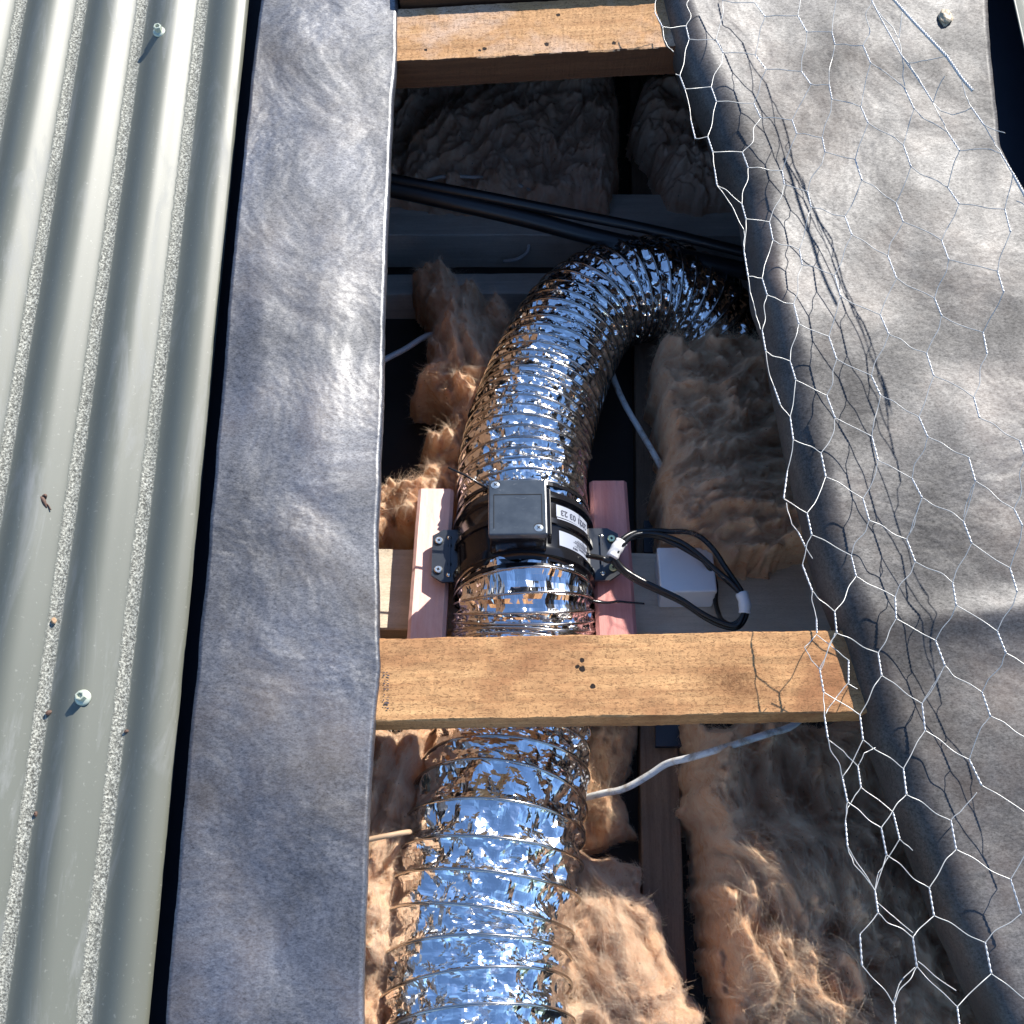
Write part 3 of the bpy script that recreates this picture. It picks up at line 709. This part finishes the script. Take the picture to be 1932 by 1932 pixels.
# ------------------------------------------------------------------ junction box, power lead
jo = PC(1292, 1090, .035)
jb_ = thing('junction_box', tuple(jo - LZ * .020), 'white plastic junction box on dusty timber inside the cable loop', 'junction box')
s_ = MB(); s_.box(jo, EX, LY, LZ, .0325, .030, .020, .003); s_.build('box_body', m_white, jb_)
s_ = MB(); s_.box(jo + LZ * .0165, EX, LY, LZ, .0330, .0305, .0040, .0022); s_.build('box_cover', m_white, jb_)
lead = thing('power_lead', tuple(P(1280, 1090, -.14)), 'coiled black power lead bound with two white tape wraps', 'power cord')
loopA = [(1108, 1048, -.085), (1135, 1053, -.10), (1150, 1058, -.10), (1158, 1040, -.10), (1172, 1019, -.10), (1196, 1005, -.105), (1231, 1001, -.11), (1266, 1003, -.115), (1299, 1004, -.115), (1324, 1015, -.115), (1348, 1039, -.115), (1367, 1068, -.115), (1387, 1097, -.115), (1401, 1119, -.115), (1408, 1140, -.115), (1408, 1160, -.118), (1398, 1179, -.120), (1383, 1185, -.12), (1358, 1179, -.12), (1328, 1164, -.118), (1289, 1138, -.115), (1250, 1119, -.112), (1211, 1101, -.11), (1182, 1084, -.108), (1164, 1068, -.105), (1155, 1052, -.10), (1165, 1030, -.10)]
inner = [(1160, 1042, -.104), (1172, 1024, -.104), (1196, 1013, -.108), (1231, 1010, -.112), (1270, 1024, -.113), (1306, 1044, -.113), (1340, 1066, -.113), (1368, 1092, -.115), (1394, 1117, -.115), (1404, 1140, -.115), (1402, 1160, -.118), (1388, 1176, -.122), (1368, 1177, -.123), (1330, 1160, -.12), (1289, 1134, -.118), (1250, 1114, -.115), (1214, 1097, -.113), (1186, 1080, -.11), (1163, 1060, -.106)]
third = [(1162, 1045, -.098), (1176, 1026, -.098), (1200, 1009, -.10), (1240, 1008, -.106), (1283, 1022, -.11), (1318, 1046, -.109), (1350, 1075, -.11), (1380, 1100, -.11), (1399, 1124, -.11), (1405, 1142, -.11), (1400, 1165, -.114), (1388, 1181, -.115), (1355, 1172, -.115), (1320, 1154, -.112), (1285, 1131, -.11), (1240, 1109, -.108), (1205, 1092, -.106), (1176, 1073, -.104), (1158, 1050, -.10)]
fourth = [(1320, 1050, -.135), (1338, 1072, -.145), (1350, 1100, -.155), (1350, 1135, -.16), (1356, 1158, -.15), (1364, 1172, -.135), (1385, 1182, -.125)]
s_ = MB()
for pts_, r in ((loopA, .0031), (inner, .0031), (third, .0030), (fourth, .0030)):
    s_.tube(catmull([P(q[0], q[1], q[2] - .032) for q in pts_], 8), r, 10)
s_.build('cord', m_cable_black, lead)
def wrap(pts_, r):
    s2 = MB(); c = catmull([P(q[0], q[1], q[2] - .032) for q in pts_], 5); n = len(c)
    s2.tube(c, [r * (1 + .05 * math.sin(i * 1.3)) for i in range(n)], 12); s2.build('tape_wrap', m_tape, lead)
wrap([(1154, 1053, -.101), (1162, 1038, -.101), (1173, 1022, -.101)], .0072)
wrap([(1399, 1119, -.113), (1405, 1138, -.113), (1405, 1157, -.115)], .0070)

# ------------------------------------------------------------------ cables and pipe in the cavity
def cable(name, label, pts_, r, mat, cat='cable', group='cables in the cavity'):
    s2 = MB(); s2.tube(catmull(pts_, 8), r, 10); o_ = s2.build(name, mat); return tag(o_, label, cat, group)
cable('electric_cable', 'white cable from the duct side down to the right insulation batt', [PC(1150, 690, -.02), PC(1163, 728, -.01), PC(1180, 765, 0), PC(1205, 808, .005), PC(1230, 850, .006), PC(1247, 882, 0), PC(1258, 915, -.03)], .0042, m_cablew)
cable('electric_cable', 'dirty white cable snaking below the knotted batten to the right', [PC(1105, 1505, -.02), PC(1137, 1497, -.004), PC(1180, 1487, .012), PC(1225, 1462, .03), PC(1258, 1441, .045), PC(1300, 1430, .064), PC(1345, 1417, .078), PC(1400, 1400, .084), PC(1450, 1384, .082), PC(1492, 1371, .075), PC(1530, 1340, .06)], .0038, m_cablew)
cable('electric_cable', 'grey cable curling from under left paper toward the tuft of insulation', [PC(690, 700, 0), PC(725, 679, 0), PC(765, 658, 0), PC(805, 634, 0), PC(840, 630, -.03)], .0042, m_cableg)
cable('electric_cable', 'thin grey cable arching over the dark insulation behind the black pipe', [PC(805, 340, .02), PC(840, 333, .03), PC(890, 334, .03), PC(950, 340, .03), PC(985, 352, .02), PC(1015, 368, 0), PC(1030, 380, -.02)], .0028, m_cableg)
cable('electric_cable', 'thin dim cable loop hanging between the two grey timbers', [PC(985, 440, -.04), PC(996, 456, -.04), PC(995, 475, -.05), PC(975, 489, -.05), PC(950, 493, -.06)], .0028, m_cableg)
cable('electric_cable', 'white cable in sunlight between left paper and lower duct', [P(660, 1592, -.045), P(700, 1583, -.045), P(740, 1575, -.047), P(768, 1570, -.065), P(790, 1568, -.14), P(800, 1566, -.19)], .0026, m_tan)
cable('black_pipe', 'thick black pipe slanting across the dark cavity to the duct bend', [P(680, 344, -.20), P(740, 356, -.21), P(860, 382, -.22), P(990, 412, -.235), P(1110, 444, -.25), P(1240, 474, -.26), P(1420, 515, -.28)], .0125, m_pipe, 'pipe')
cable('black_pipe', 'thinner black conduit lying along the upper side of thick pipe', [P(680, 322, -.19), P(740, 338, -.20), P(900, 368, -.21), P(1050, 398, -.225), P(1240, 436, -.245), P(1420, 480, -.26)], .0075, m_pipe, 'pipe')
for (label, u0, v0, u1, v1) in (('small black plate on the joist beside the right batt', 1215, 982, 1268, 1042), ('small black plate on the joist just below the knotted batten', 1237, 1340, 1296, 1408)):
    a, b_, c, d = PC(u0, v0, -.045), PC(u1, v0, -.045), PC(u1, v1, -.045), PC(u0, v1, -.045)
    s_ = MB(); s_.add([a, b_, c, d] + [p - LZ * .006 for p in (a, b_, c, d)], [(3, 2, 1, 0), (4, 5, 6, 7), (0, 1, 5, 4), (1, 2, 6, 5), (2, 3, 7, 6), (3, 0, 4, 7)])
    tag(s_.build('black_plate', m_plate), label, 'plate', 'black plates on the joist')

# ------------------------------------------------------------------ insulation
def poly_dist(x, y, poly):
    n = len(poly); inside = np.zeros(x.shape, bool); d = np.full(x.shape, 1e9)
    for i in range(n):
        (x0, y0), (x1, y1) = poly[i], poly[(i + 1) % n]
        cond = ((y0 > y) != (y1 > y)) & (x < (x1 - x0) * (y - y0) / (y1 - y0 + 1e-12) + x0); inside ^= cond
        ex, ey = x1 - x0, y1 - y0; t = np.clip(((x - x0) * ex + (y - y0) * ey) / (ex * ex + ey * ey + 1e-12), 0, 1)
        d = np.minimum(d, np.hypot(x - x0 - t * ex, y - y0 - t * ey))
    return np.where(inside, d, -d)
def wool(label, poly_px, off, thick, rim, mat, nf, seed, ang=1.2, flen=.028, fold=.010, zplane=None, ridge_f=(22, 9), frad=.00007):
    pts = [PC(u, v, off) for u, v in poly_px] if zplane is None else [P(u, v, zplane) for u, v in poly_px]
    poly = [(p.x, p.y) for p in pts]; xs_, ys_ = [p[0] for p in poly], [p[1] for p in poly]
    g_ = .0022; X_, Y_ = np.meshgrid(np.arange(min(xs_) - .012, max(xs_) + .012, g_), np.arange(min(ys_) - .012, max(ys_) + .012, g_))
    D = poly_dist(X_ + .006 * fbm(X_ * 45, Y_ * 45, seed, 3), Y_ + .006 * fbm(X_ * 45 + 7, Y_ * 45, seed + 1, 3), poly)
    base = (zc(Y_) + off) if zplane is None else (np.full(X_.shape, zplane))
    ca, sa = math.cos(ang), math.sin(ang); A_, B_ = X_ * ca + Y_ * sa, -X_ * sa + Y_ * ca     # A along the fibres
    fz = fold * (1 - 2 * np.abs(fbm(A_ * ridge_f[1] + 2 * fbm(X_ * 9, Y_ * 9, seed + 4, 2) , B_ * ridge_f[0], seed + 2, 3))) + fold * .9 * fbm(X_ * 12, Y_ * 12, seed + 3, 3)
    fz = fz + .75 * fold * (1 - 2 * np.abs(fbm(A_ * 5 + .8 * fbm(X_ * 14, Y_ * 14, seed + 16, 2), B_ * 34 + 1.6 * fbm(X_ * 11, Y_ * 11 + 4, seed + 17, 2), seed + 18, 3)))
    fz = fz + .0050 * (1 - 2 * np.abs(fbm(A_ * 14 + 1.2 * fbm(X_ * 30, Y_ * 30, seed + 13, 2), B_ * 55 + 1.5 * fbm(X_ * 25, Y_ * 25 + 4, seed + 14, 2), seed + 15, 3)))
    fz = fz + .0022 * fbm(A_ * 45 + fbm(X_ * 20, Y_ * 20, seed + 12, 2), B_ * 130, seed + 5, 3)
    e = np.clip(D / rim, 0, 1); prof = np.sqrt(np.clip(1 - (1 - e) ** 2, 0, 1))
    Z_ = base - thick + thick * prof + fz * (.25 + .75 * e)
    keep = D > -.0035
    idx = -np.ones(X_.shape, int); idx[keep] = np.arange(keep.sum())
    V = np.stack([X_[keep], Y_[keep], Z_[keep]], 1)
    q = np.stack([idx[:-1, :-1], idx[:-1, 1:], idx[1:, 1:], idx[1:, :-1]], -1).reshape(-1, 4); q = q[(q >= 0).all(1)]
    c0 = V.mean(0); root = thing('insulation_batt', (c0[0], c0[1], float(V[:, 2].min())), label, 'insulation', 'pieces of brown glass wool insulation')
    np_mesh('wool_mass', V, q, mat, root, smooth=True)
    # fibres
    nf = int(nf * 2.6); R = np.random.default_rng(seed); e_ = (.25 + .75 * e)[keep]; f = q[R.integers(0, len(q), nf)]; edge = e_[f].min(1) < .75
    p0, p1, p3 = V[f[:, 0]], V[f[:, 1]], V[f[:, 3]]; N_ = np.cross(p1 - p0, p3 - p0); N_ /= np.linalg.norm(N_, axis=1)[:, None]
    pos = p0 + (p1 - p0) * R.random((nf, 1)) + (p3 - p0) * R.random((nf, 1)); K = 9
    L_ = flen * .70 * (.35 + 1.1 * R.random(nf) ** 1.5) * np.where(edge, .45, 1.0)
    th0 = ang + 1.7 * vnoise(pos[:, 0] * 20, pos[:, 1] * 20, seed + 6) + 1.0 * vnoise(pos[:, 0] * 60, pos[:, 1] * 60, seed + 7) + R.normal(0, .16, nf)
    th0 = np.where(R.random(nf) < .5, th0, th0 + math.pi); bend = R.normal(0, .35, nf); lift = .0002 + .0012 * R.random(nf) ** 2
    out = np.zeros((nf, K, 3)); cur = pos.copy(); th_ = th0.copy(); st = L_ / (K - 1)
    for k in range(K):
        t = k / (K - 1)
        out[:, k] = cur + N_ * (lift * np.sin(math.pi * min(1, t * 1.0)) + .0002 + (R.random(nf) * .0006))[:, None]
        d3 = np.stack([np.cos(th_), np.sin(th_), np.zeros(nf)], 1); d3 -= N_ * (d3 * N_).sum(1)[:, None]; d3 /= np.linalg.norm(d3, axis=1)[:, None] + 1e-9
        cur = cur + d3 * st[:, None]; th_ = th_ + bend / K + .8 * vnoise(cur[:, 0] * 90, cur[:, 1] * 90, seed + 8) * .55
    hc = bpy.data.hair_curves.new('fibres'); hc.add_curves([K] * nf)
    out -= np.array(root.location)
    hc.attributes['position'].data.foreach_set('vector', out.astype(np.float32).ravel())
    ra = hc.attributes.new('radius', 'FLOAT', 'POINT'); rv_ = np.repeat(frad * (.5 + 1.1 * R.random(nf) ** 2), K).reshape(nf, K) * np.linspace(1, .5, K)
    ra.data.foreach_set('value', rv_.astype(np.float32).ravel())
    hc.materials.append(mat)
    ho = bpy.data.objects.new('fibres', hc); COL.objects.link(ho); ho.parent = root; tag(ho, kind='stuff')
    return root
wool('dim insulation batt behind the cavity, left of the joist and above the black pipe', [(700, 110), (1165, 110), (1172, 250), (1160, 372), (980, 376), (820, 370), (690, 350)], .03, .10, .03, m_wool_dark, 9000, 101, ang=.9, fold=.016, flen=.035)
wool('dim insulation batt right of the joist, below the nail holed batten', [(1215, 120), (1420, 120), (1440, 360), (1330, 372), (1262, 366), (1240, 300), (1196, 210)], .03, .10, .03, m_wool_dark, 4000, 102, ang=1.9, fold=.014)
wool('torn tuft of insulation standing up left of the silver duct', [(768, 515), (790, 500), (815, 505), (828, 490), (850, 500), (872, 522), (915, 535), (955, 560), (990, 590), (985, 660), (960, 700), (930, 750), (905, 800), (890, 860), (870, 930), (865, 1000), (830, 1010), (760, 1000), (690, 1010), (690, 920), (735, 885), (780, 900), (808, 850), (785, 815), (800, 790), (835, 805), (850, 760), (800, 740), (768, 720), (806, 690), (804, 650), (812, 610), (808, 575), (782, 545)], .025, .10, .022, m_wool_warm, 13000, 103, ang=2.2, fold=.022, flen=.026, ridge_f=(20, 16))
wool('large brown insulation batt leaning right of the joist above the junction box', [(1244, 628), (1330, 622), (1420, 628), (1530, 640), (1600, 900), (1640, 1010), (1560, 1035), (1510, 1046), (1470, 1060), (1420, 1052), (1385, 1062), (1362, 1052), (1335, 1030), (1285, 1010), (1256, 990), (1250, 930), (1254, 860), (1250, 780), (1243, 700)], .085, .19, .014, m_wool_dusty, 17000, 104, ang=.15, fold=.020, flen=.034, ridge_f=(30, 9))
wool('bright insulation beside the lower duct under the left paper', [(640, 1350), (835, 1350), (830, 1420), (812, 1480), (800, 1540), (790, 1620), (775, 1700), (760, 1790), (750, 1880), (740, 2010), (630, 2010)], .085, .13, .030, m_wool_warm, 13000, 105, ang=1.3, fold=.018, flen=.026)
wool('insulation hump lying right of the lower duct, top lit by sun', [(1050, 1580), (1090, 1590), (1130, 1600), (1175, 1610), (1205, 1635), (1235, 1680), (1262, 1730), (1280, 1780), (1300, 1850), (1335, 1900), (1350, 2020), (1010, 2020), (1020, 1800)], .025, .11, .035, m_wool_warm, 17000, 106, ang=1.95, fold=.018, flen=.032)
wool('dusty insulation between lower duct and joist just below the batten', [(1085, 1340), (1215, 1340), (1212, 1400), (1195, 1435), (1180, 1480), (1190, 1530), (1200, 1570), (1150, 1590), (1080, 1600), (1060, 1480)], -.03, .07, .030, m_wool_dusty, 7000, 107, ang=1.6, fold=.012)
wool('long dusty insulation batt right of the joist below the batten', [(1298, 1340), (1700, 1340), (1760, 1500), (1850, 1750), (1900, 2020), (1395, 2020), (1380, 1900), (1352, 1800), (1340, 1720), (1330, 1650), (1322, 1560), (1300, 1500), (1303, 1440)], .035, .13, .030, m_wool_dusty, 26000, 108, ang=1.85, fold=.024, flen=.036, ridge_f=(24, 7))

# ------------------------------------------------------------------ chicken wire
TW = {}
def a3(r, lst):
    for k, x0, y0, x1, y1 in lst: TW[(r, k)] = ((1177 + x0 * .3906, y0 * .3906), (1177 + x1 * .3906, y1 * .3906))
def a6(r, lst):
    for k, x0, y0, x1, y1 in lst: TW[(r, k)] = ((1177 + x0 * .3906, 679 + y0 * .3906), (1177 + x1 * .3906, 679 + y1 * .3906))
def a8(r, lst):
    for k, x0, y0, x1, y1 in lst: TW[(r, k)] = ((1177 + x0 * .3906, 1177 + y0 * .3906), (1177 + x1 * .3906, 1177 + y1 * .3906))
a3(-1, [(7, 1150, -75, 1200, 5), (5, 800, -190, 845, -130), (6, 1000, -130, 1035, -70), (4, 600, -240, 650, -180)])
a3(0, [(1, 170, -150, 182, -90), (2, 305, -90, 322, -20), (3, 440, -60, 478, 2), (4, 635, 15, 683, 80), (5, 840, 75, 885, 155), (6, 1005, 155, 1020, 215), (7, 1155, 220, 1192, 305), (8, 1355, 425, 1402, 525), (9, 1565, 640, 1622, 728), (10, 1820, 740, 1880, 840)])
a3(1, [(1, 150, 60, 187, 130), (2, 300, 125, 315, 190), (3, 445, 190, 480, 255), (4, 635, 265, 688, 335), (5, 858, 345, 905, 408), (6, 992, 410, 1005, 480), (7, 1145, 515, 1180, 595), (8, 1350, 700, 1387, 805), (9, 1565, 905, 1620, 985), (10, 1840, 1010, 1868, 1120)])
a3(2, [(2, 270, 365, 295, 430), (3, 422, 420, 447, 490), (4, 628, 500, 662, 570), (5, 813, 580, 835, 645), (6, 958, 665, 972, 735), (7, 1117, 770, 1150, 870), (8, 1315, 980, 1350, 1072), (9, 1535, 1160, 1570, 1255), (10, 1805, 1310, 1835, 1410)])
a3(3, [(2, 325, 585, 345, 670), (3, 405, 660, 430, 735), (4, 572, 735, 600, 810), (5, 765, 825, 775, 890), (6, 888, 925, 905, 1000), (7, 1068, 1045, 1102, 1135), (8, 1275, 1235, 1318, 1345), (9, 1500, 1440, 1535, 1525), (10, 1735, 1605, 1755, 1710)])
a3(4, [(3, 437, 810, 450, 895), (4, 570, 985, 590, 1058), (5, 703, 1072, 720, 1160), (6, 848, 1205, 862, 1280), (7, 1018, 1330, 1047, 1430), (8, 1238, 1520, 1280, 1615), (9, 1462, 1705, 1497, 1815)])
a3(5, [(4, 580, 1210, 600, 1335), (5, 668, 1345, 692, 1425), (6, 820, 1468, 845, 1565), (7, 990, 1625, 1028, 1735)])
a3(6, [(5, 668, 1595, 685, 1695), (6, 803, 1745, 830, 1835)])
a6(4, [(10, 1690, 180, 1718, 280), (11, 1912, 390, 1940, 470)])
a6(5, [(8, 1195, 75, 1240, 172), (9, 1425, 275, 1468, 372), (10, 1665, 470, 1698, 585), (11, 1885, 720, 1925, 800)])
a6(6, [(7, 980, 172, 1020, 280), (8, 1198, 370, 1228, 485), (9, 1392, 572, 1440, 665), (10, 1640, 780, 1680, 885), (11, 1865, 1005, 1900, 1120)])
a6(7, [(5, 725, 130, 755, 215), (6, 803, 275, 818, 385), (7, 952, 450, 975, 565), (8, 1155, 670, 1185, 775), (9, 1365, 865, 1407, 975), (10, 1588, 1075, 1605, 1185), (11, 1803, 1310, 1845, 1415), (12, 1985, 1500, 2010, 1590)])
a6(8, [(6, 790, 535, 772, 670), (7, 885, 740, 907, 845), (8, 1098, 945, 1122, 1045), (9, 1310, 1145, 1315, 1250), (10, 1505, 1355, 1550, 1475), (11, 1730, 1605, 1770, 1720), (12, 1960, 1835, 1990, 1930)])
a6(9, [(7, 862, 990, 910, 1115), (8, 1018, 1215, 1028, 1320), (9, 1228, 1415, 1245, 1525), (10, 1440, 1660, 1455, 1790)])
a8(9, [(11, 1668, 655, 1728, 780), (12, 1945, 915, 1990, 1040)])
a6(10, [(7, 930, 1250, 932, 1320), (8, 945, 1490, 965, 1605)])
a8(10, [(9, 1140, 440, 1155, 560), (10, 1350, 700, 1365, 825), (11, 1580, 950, 1605, 1090), (12, 1868, 1235, 1920, 1400)])
a8(11, [(8, 968, 440, 985, 550), (9, 1055, 740, 1080, 860), (10, 1243, 985, 1268, 1115), (11, 1475, 1275, 1498, 1410), (12, 1745, 1540, 1775, 1690), (13, 2010, 1860, 2030, 1960)])
a8(12, [(9, 1070, 950, 1080, 1075), (10, 1213, 1290, 1228, 1395), (11, 1395, 1515, 1415, 1655), (12, 1610, 1850, 1625, 1970)])
a8(13, [(10, 1140, 1500, 1150, 1650), (11, 1305, 1840, 1315, 1980)])
CUT = {(10, 7, 'l'), (9, 11, 's'), (4, 10, 's'), (5, 11, 'l'), (7, 10, 'x'), (-1, 4, 's')}
def wz(u, v):
    p = P(u, v, .02); dx = p.x - float(RP_left(p.y))
    return .022 + .026 * math.exp(-max(0, dx) / .10) + .50 * max(0, dx - .03) ** 1.15 + .004 * float(vnoise(p.x * 23, p.y * 23, 77)) + max(0, -dx) * .1
def wp(uv, dz=0): return P(uv[0], uv[1], wz(*uv) + dz)
net = thing('wire_netting', tuple(P(1700, 900, 0)), 'galvanised hexagonal wire netting curled over the right roofing paper', 'wire netting')
WR = .00046
def single(a, b, sd, r=WR, wob=1.0, mb=None):
    R = np.random.default_rng(sd); L_ = (b - a).length; s1, s2 = R.normal(0, .035) * L_ * wob, R.normal(0, .03) * L_ * wob
    t_ = (b - a).normalized(); sd_ = t_.cross(EZ).normalized()
    pts = [a, a.lerp(b, .12) + sd_ * s1 * .3, a.lerp(b, .33) + sd_ * s1 + EZ * R.normal(0, .015) * L_, a.lerp(b, .66) + sd_ * s2 + EZ * R.normal(0, .015) * L_, a.lerp(b, .9) + sd_ * s2 * .3, b]
    q = MB(); q.tube(catmull(pts, 4), r, 6); q.build('strand', m_wire2, net)
def twist(a, b, turns, r=WR):
    tm = MB(); n = max(8, int(turns * 10)); t_ = (b - a).normalized(); x = t_.orthogonal().normalized(); y = t_.cross(x)
    for ph in (0, math.pi):
        pts = [a.lerp(b, i / n) + (x * math.cos(ph + 2 * math.pi * turns * i / n) + y * math.sin(ph + 2 * math.pi * turns * i / n)) * r * 1.02 for i in range(n + 1)]
        tm.tube(pts, r, 6)
    tm.build('twist', m_wire, net)
sd = 1
for (r, k), (tp, bt) in TW.items():
    A_, B_ = wp(tp), wp(bt); twist(A_, B_, 2.6)
    for (nk, kk) in (((r, k + 1), 'l'), ((r + 1, k), 's')):
        sd += 1
        if nk in TW and (r, k, kk) not in CUT: single(B_, wp(TW[nk][0]), sd)
c3 = lambda x, y: (1177 + x * .3906, y * .3906)
c6 = lambda x, y: (1177 + x * .3906, 679 + y * .3906)
c8 = lambda x, y: (1177 + x * .3906, 1177 + y * .3906)
def chain(pts, tw=False, dz=0.0, r=WR):
    global sd
    q = [wp(p, dz) for p in pts]
    for a, b in zip(q[:-1], q[1:]):
        sd += 1
        if tw: twist(a, b, max(1.5, (b - a).length / .0065), r)
        else: single(a, b, sd, r, .5)
chain([c3(1200, 8), c3(1250, 105), c3(1340, 265), c3(1440, 410), c3(1492, 492)], True)
chain([c3(1260, -50), c3(1310, 5), c3(1400, 105), c3(1560, 273), c3(1630, 375), c3(1685, 438)], True, .01, .0009)
chain([c3(1632, 385), c3(1650, 460), c3(1680, 520)]); chain([c3(1680, 520), c3(1740, 604)], True); chain([c3(1740, 604), c3(1785, 680), c3(1825, 742)]); chain([c3(1740, 604), c3(1840, 642)])
chain([c3(1375, 305), c3(1470, 290), c3(1560, 270)]); chain([c3(1345, 270), c3(1375, 305), c3(1440, 405)]); chain([c3(1345, 280), c3(1358, 415)])
chain([c3(1500, 500), c3(1530, 535), c3(1590, 555), c3(1640, 540), c3(1680, 520)]); chain([c3(1492, 492), c3(1530, 570), c3(1565, 640)])
chain([c3(1225, 50), c3(1325, 180), c3(1340, 255)]); chain([c3(1345, 60), c3(1330, 180)]); chain([c3(1880, 842), c3(1945, 960)], True, 0, .0008)
chain([c3(1492, 505), c3(1530, 400), c3(1550, 368)]); chain([c3(187, 130), c3(195, 190), c3(212, 225), c3(240, 250)])
chain([c3(450, 895), c3(525, 1000), c3(580, 1110)]); chain([c3(580, 1115), c3(583, 1205)]); chain([c3(270, 365), c3(250, 358)]); chain([c3(1895, 970), c3(1960, 1000)])
chain([c3(600, 1335), c3(610, 1410), c3(632, 1490), c3(660, 1592)])
chain([c6(1640, 880 - 120), c6(1655, 690), c6(1690, 600)]); chain([c6(1382, 835), c6(1405, 760), c6(1440, 670)])
chain([c6(785, 690), c6(812, 795), c6(842, 832)]); chain([c6(842, 832), c6(878, 905)], True); chain([c6(878, 905), c6(912, 960)])
chain([c8(1580, 948), c8(1640, 890), c8(1705, 815)]); chain([c8(1440, 385), c8(1490, 300), c8(1535, 232)])
# folded-under layer at the left edge
chain([c8(985, 558), c8(1060, 615), c8(1130, 688)], False, -.012); chain([c8(1130, 688), c8(1145, 790)], True, -.012); chain([c8(1145, 790), c8(1105, 850), c8(1080, 890), c8(1070, 960)], False, -.010)
chain([c8(1145, 790), c8(1230, 850), c8(1300, 910)], False, -.014); chain([c8(1300, 910), c8(1332, 1040)], True, -.014); chain([c8(1332, 1040), c8(1275, 1130), c8(1230, 1200), c8(1212, 1285)], False, -.012); chain([c8(1332, 1040), c8(1395, 1095)], False, -.014)
chain([c8(1130, 688), c8(1160, 625), c8(1215, 598)], False, -.012); chain([c8(1080, 1075), c8(1110, 1160), c8(1160, 1215), c8(1212, 1285)], False, -.006)
chain([c8(1222, 1345), c8(1310, 1420), c8(1395, 1492)], False, -.014); chain([c8(1420, 1630), c8(1500, 1700), c8(1605, 1772)], False, -.014); chain([c8(1405, 1660), c8(1330, 1740), c8(1300, 1835)], False, -.012)
chain([c6(932, 1325), c6(872, 1388), c6(905, 1450), c6(945, 1495)], False, -.006); chain([c6(935, 1330), c6(1010, 1390), c6(1085, 1450)], False, -.010); chain([c6(1085, 1450), c6(1085, 1560)], True, -.010); chain([c6(1085, 1560), c6(1030, 1625), c6(975, 1710)], False, -.008); chain([c6(1085, 1565), c6(1128, 1590)], False, -.010); chain([c6(1020, 1320), c6(990, 1390), c6(950, 1500)], False, -.004)

# ------------------------------------------------------------------ small litter on the roof
def pebble(name, label, cat, u, v, z, a, b, c, rot, mat, seed, group=None):
    p = P(u, v, z); bm = bmesh.new(); bmesh.ops.create_icosphere(bm, subdivisions=3, radius=1)
    ca, sa = math.cos(rot), math.sin(rot); V = []
    for q in bm.verts:
        n = 1 + .22 * float(vnoise(q.co.x * 1.7 + seed, q.co.y * 1.7 + q.co.z * 2.3, seed)) ; x, y, zz = q.co.x * a * n, q.co.y * b * n, max(q.co.z, -.6) * c * n
        V.append((p.x + x * ca - y * sa, p.y + x * sa + y * ca, p.z + c * .55 + zz))
    s2 = MB(); s2.add(V, [[k.index for k in f.verts] for f in bm.faces], False); bm.free()
    return tag(s2.build(name, mat), label, cat, group)
pebble('stone_chip', 'small pale stone chip near the top of right roofing paper', 'stone', 1782, 37, .006, .0085, .0125, .006, -.2, m_stone, 3)
pebble('snail_shell', 'tiny pale husk with a short shadow low on the left paper', 'husk', 572, 1773, .006, .0042, .0034, .0032, .6, m_stone, 5)
pebble('seed', 'tan seed on the left paper above the pale husk', 'seed', 533, 1601, .006, .0032, .0018, .0014, .9, m_seed, 6, 'seeds fallen on the roof')
pebble('seed', 'small brown seed in the valley dust under the lower screw', 'seed', 92, 1345, .006, .0030, .0022, .0016, .5, m_leaf, 7, 'seeds fallen on the roof')
pebble('seed', 'brown seed in the valley dust nearest the sheet edge', 'seed', 239, 1380, .006, .0022, .0018, .0014, .2, m_leaf, 8, 'seeds fallen on the roof')
pebble('seed', 'pale seed in the valley dust up from the lower screw', 'seed', 102, 1172, .006, .0026, .0032, .0016, .0, m_seed, 9, 'seeds fallen on the roof')
pebble('seed', 'reddish seed in the valley dust far below the lower screw', 'seed', 68, 1536, .006, .0018, .0024, .0014, .3, m_leaf, 10, 'seeds fallen on the roof')
pebble('seed', 'speck of husk on the netted paper beside the wires', 'seed', 1847, 865, .006, .0022, .0014, .0012, .4, m_seed, 11, 'seeds fallen on the roof')
lf = MB(); zl_ = .014
lf.tube(catmull([P(60, 936, .016), P(68, 934, .018), P(77, 938, .016), P(83, 946, .017), P(88, 958, .015)], 5), [.0006 + .0022 * math.sin(math.pi * i / 20) for i in range(21)], 6)
lf.tube(catmull([P(77, 938, .017), P(86, 934, .018), P(87, 941, .016)], 5), [.0005 + .001 * math.sin(math.pi * i / 10) for i in range(11)], 5)
lf.tube(catmull([P(84, 948, .016), P(91, 953, .015), P(96, 962, .014)], 5), .0007, 5)
tag(lf.build('curled_leaf', m_leaf), 'curled reddish dry leaf on the corrugated sheet', 'leaf')

# ------------------------------------------------------------------ pitch the whole roof
bpy.context.view_layer.update()
for ob in list(SC.objects):
    if ob.parent is None and ob not in (cam, so):
        if ob is ground: ob.location = (0, 0, -2.6)
        else: ob.matrix_world = ROOF @ ob.matrix_world
